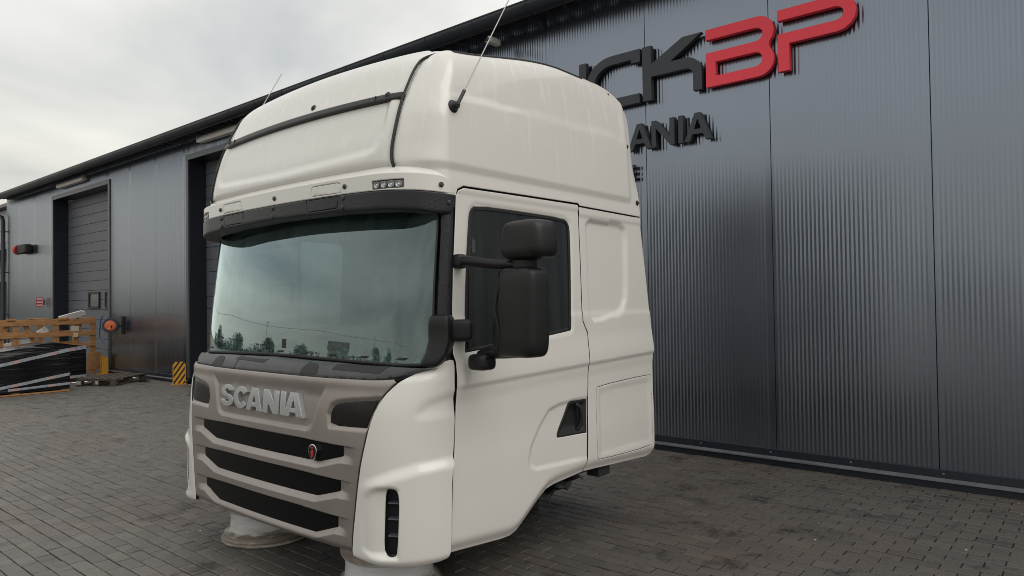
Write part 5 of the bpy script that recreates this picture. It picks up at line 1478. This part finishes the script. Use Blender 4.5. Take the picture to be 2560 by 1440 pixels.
# --- litter on the paving
LITT = [mat('litter_pale', (.5, .49, .46), .8), mat('litter_brown', (.16, .08, .05), .8), mat('litter_dark', (.03, .03, .03), .8)]
mb = MB(); mbs = [MB(), MB(), MB()]
for i in range(170):
    for _ in range(20):
        x, y = random.uniform(-9, -.3), random.uniform(1.5, 6.7)
        if not (abs(x-CABX) < 1.1 and .2 < y-CABY < 2.4): break
    s_ = random.choice((.004, .005, .007, .011))
    k = 0 if random.random() < .45 else random.choice((1, 2, 2))
    a = random.random()*6.28
    vv = [(x+s_*math.cos(a+j*1.7)*random.uniform(.5, 1.3), y+s_*math.sin(a+j*1.7)*random.uniform(.5, 1.3), .0005) for j in range(4)]+[(x, y, s_*.5)]
    mbs[k].add(vv, [(j, (j+1) % 4, 4) for j in range(4)])
for k in range(3):
    tag(mbs[k].build('litter_specks', LITT[k]), ('pale grit and paper specks scattered on the paving', 'brown leaf crumbs scattered on the paving', 'dark grit scattered on the paving')[k], 'litter', None, 'stuff')

# ================================================================== across the yard, behind the photographer (seen in the windscreen)
def tree(loc, h, rad, label, n=2200):
    t = empty('yard_tree', loc, random.random()*6, label, 'tree', 'trees across the yard')
    mb = MB(); mb.tube([(0,0,0),(.05,.02,h*.25),(.0,.06,h*.5),(.05,0,h*.8)], .2, 8, rad=[.22,.17,.12,.03])
    cl = []
    for i in range(11):
        a = random.random()*6.28; z = h*(.18+.70*random.random()); r_ = rad*(1-abs(z/h-.45)*1.0)*random.uniform(.3, .85)
        c = (r_*math.cos(a), r_*math.sin(a), z); cl.append((c, rad*random.uniform(.3, .5)))
        mb.tube([(0, 0, z*.75), c], .05, 5, rad=[.07, .02])
    mb.build('trunk', WOODD, t)
    cl.append(((0, 0, h*.85), rad*.45))
    mb = MB()
    for i in range(n):
        c, r_ = random.choice(cl); d_ = Vector((random.gauss(0, 1), random.gauss(0, 1), random.gauss(0, 1))).normalized()*r_*random.random()**.4
        p = Vector(c)+d_; u = Vector((random.gauss(0, 1), random.gauss(0, 1), random.gauss(0, 1))).normalized(); w = u.orthogonal().normalized(); s_ = random.uniform(.2, .42)
        mb.add([p-u*s_, p+w*s_*.6, p+u*s_, p-w*s_*.6], [(0, 1, 2, 3)])
    mb.build('crown', mat('tree_leaves', (.06, .075, .03), .7, var=.4, vscale=1.2), t)
for i, (x, y, h, r_) in enumerate(((-104,-52,5.2,4.2),(-70,-94,6.4,4.8),(-114,-36,4.6,4.8),(-58,-104,7.0,5.4),(-128,-24,5.6,6.0),(-92,-66,4.8,4.4))):
    tree((x, y, 0), h, r_, ('leafy tree left of the brown roofed house across the yard', 'tree just right of the brown roofed house across the yard', 'second tree to the left of the house across the yard', 'rightmost tree of the row across the yard', 'leftmost and tallest tree across the yard', 'low tree close beside the house across the yard')[i])
hg = MB()
for i in range(9000):
    q = random.random(); x = -140+q*100; y = -6-q*116+random.uniform(-2, 2); z = abs(random.gauss(0, 1.3))*(1+.5*math.sin(q*40))+.2
    p = Vector((x-6, y-6, min(z, 3.6))); u = Vector((random.gauss(0, 1), random.gauss(0, 1), random.gauss(0, 1))).normalized(); w = u.orthogonal().normalized(); s_ = random.uniform(.25, .5)
    hg.add([p-u*s_, p+w*s_*.7, p+u*s_, p-w*s_*.7], [(0, 1, 2, 3)])
tag(hg.build('yard_scrub', MATS['tree_leaves']), 'low belt of scrub across the yard under the trees', 'scrub', None, 'stuff')
hs_ = empty('yard_house', (-82, -80, 0), R(-42), 'pale house with brown tiled roof mirrored low in the windscreen', 'house')
mb = MB(); mb.box((0, 0, 2.4), (9, 7, 4.8)); mb.build('wall', mat('house_render', (.42, .38, .32), .85), hs_)
mb = MB(); mb.add([(-4.9,-3.9,4.7),(4.9,-3.9,4.7),(4.9,3.9,4.7),(-4.9,3.9,4.7),(-4.9,0,8.0),(4.9,0,8.0)], [(0,1,5,4),(2,3,4,5),(0,4,3),(1,2,5),(3,2,1,0)]); mb.build('roof', mat('brown_tiles', (.16, .075, .05), .8, var=.2, vscale=3), hs_)
for xx in (-2.6, 0, 2.6):
    mb = MB(); mb.box((xx, -3.52, 2.6), (1.1, .06, 1.3)); mb.box((xx, 3.52, 2.6), (1.1, .06, 1.3)); mb.build('window', GLOSSB, hs_)
for i, (x, y) in enumerate(((-84,-40),(-56,-72))):
    t = empty('utility_pole', (x, y, 0), 0, ('concrete utility pole with wires across the yard, left of the house', 'concrete utility pole with wires across the yard, right of the house')[i], 'pole', 'utility poles across the yard')
    mb = MB(); mb.tube([(0,0,0),(0,0,9.5)], .12, 8, rad=[.16,.09]); mb.build('post', mat('pole_concrete', (.3, .29, .27), .8), t)
    mb = MB(); mb.box((0, 0, 9.0), (1.6, .08, .1), Matrix.Rotation(R(-35), 3, 'Z')); mb.build('crossarm', WOODD, t)
wr = MB()
for z in (9.05,):
    for o_ in (-.6, 0, .6):
        a, b = Vector((-84+o_, -40+o_*.5, z)), Vector((-56+o_, -72+o_*.5, z)); d_ = (b-a)
        pts = [a-d_*1.5+d_*3.5*i/28-Vector((0, 0, .8*math.sin(math.pi*((i/8) % 1)))) for i in range(29)]
        wr.tube(pts, .015, 4)
tag(wr.build('overhead_wires', RUBBER), 'overhead wires strung between the utility poles across the yard', 'wires')
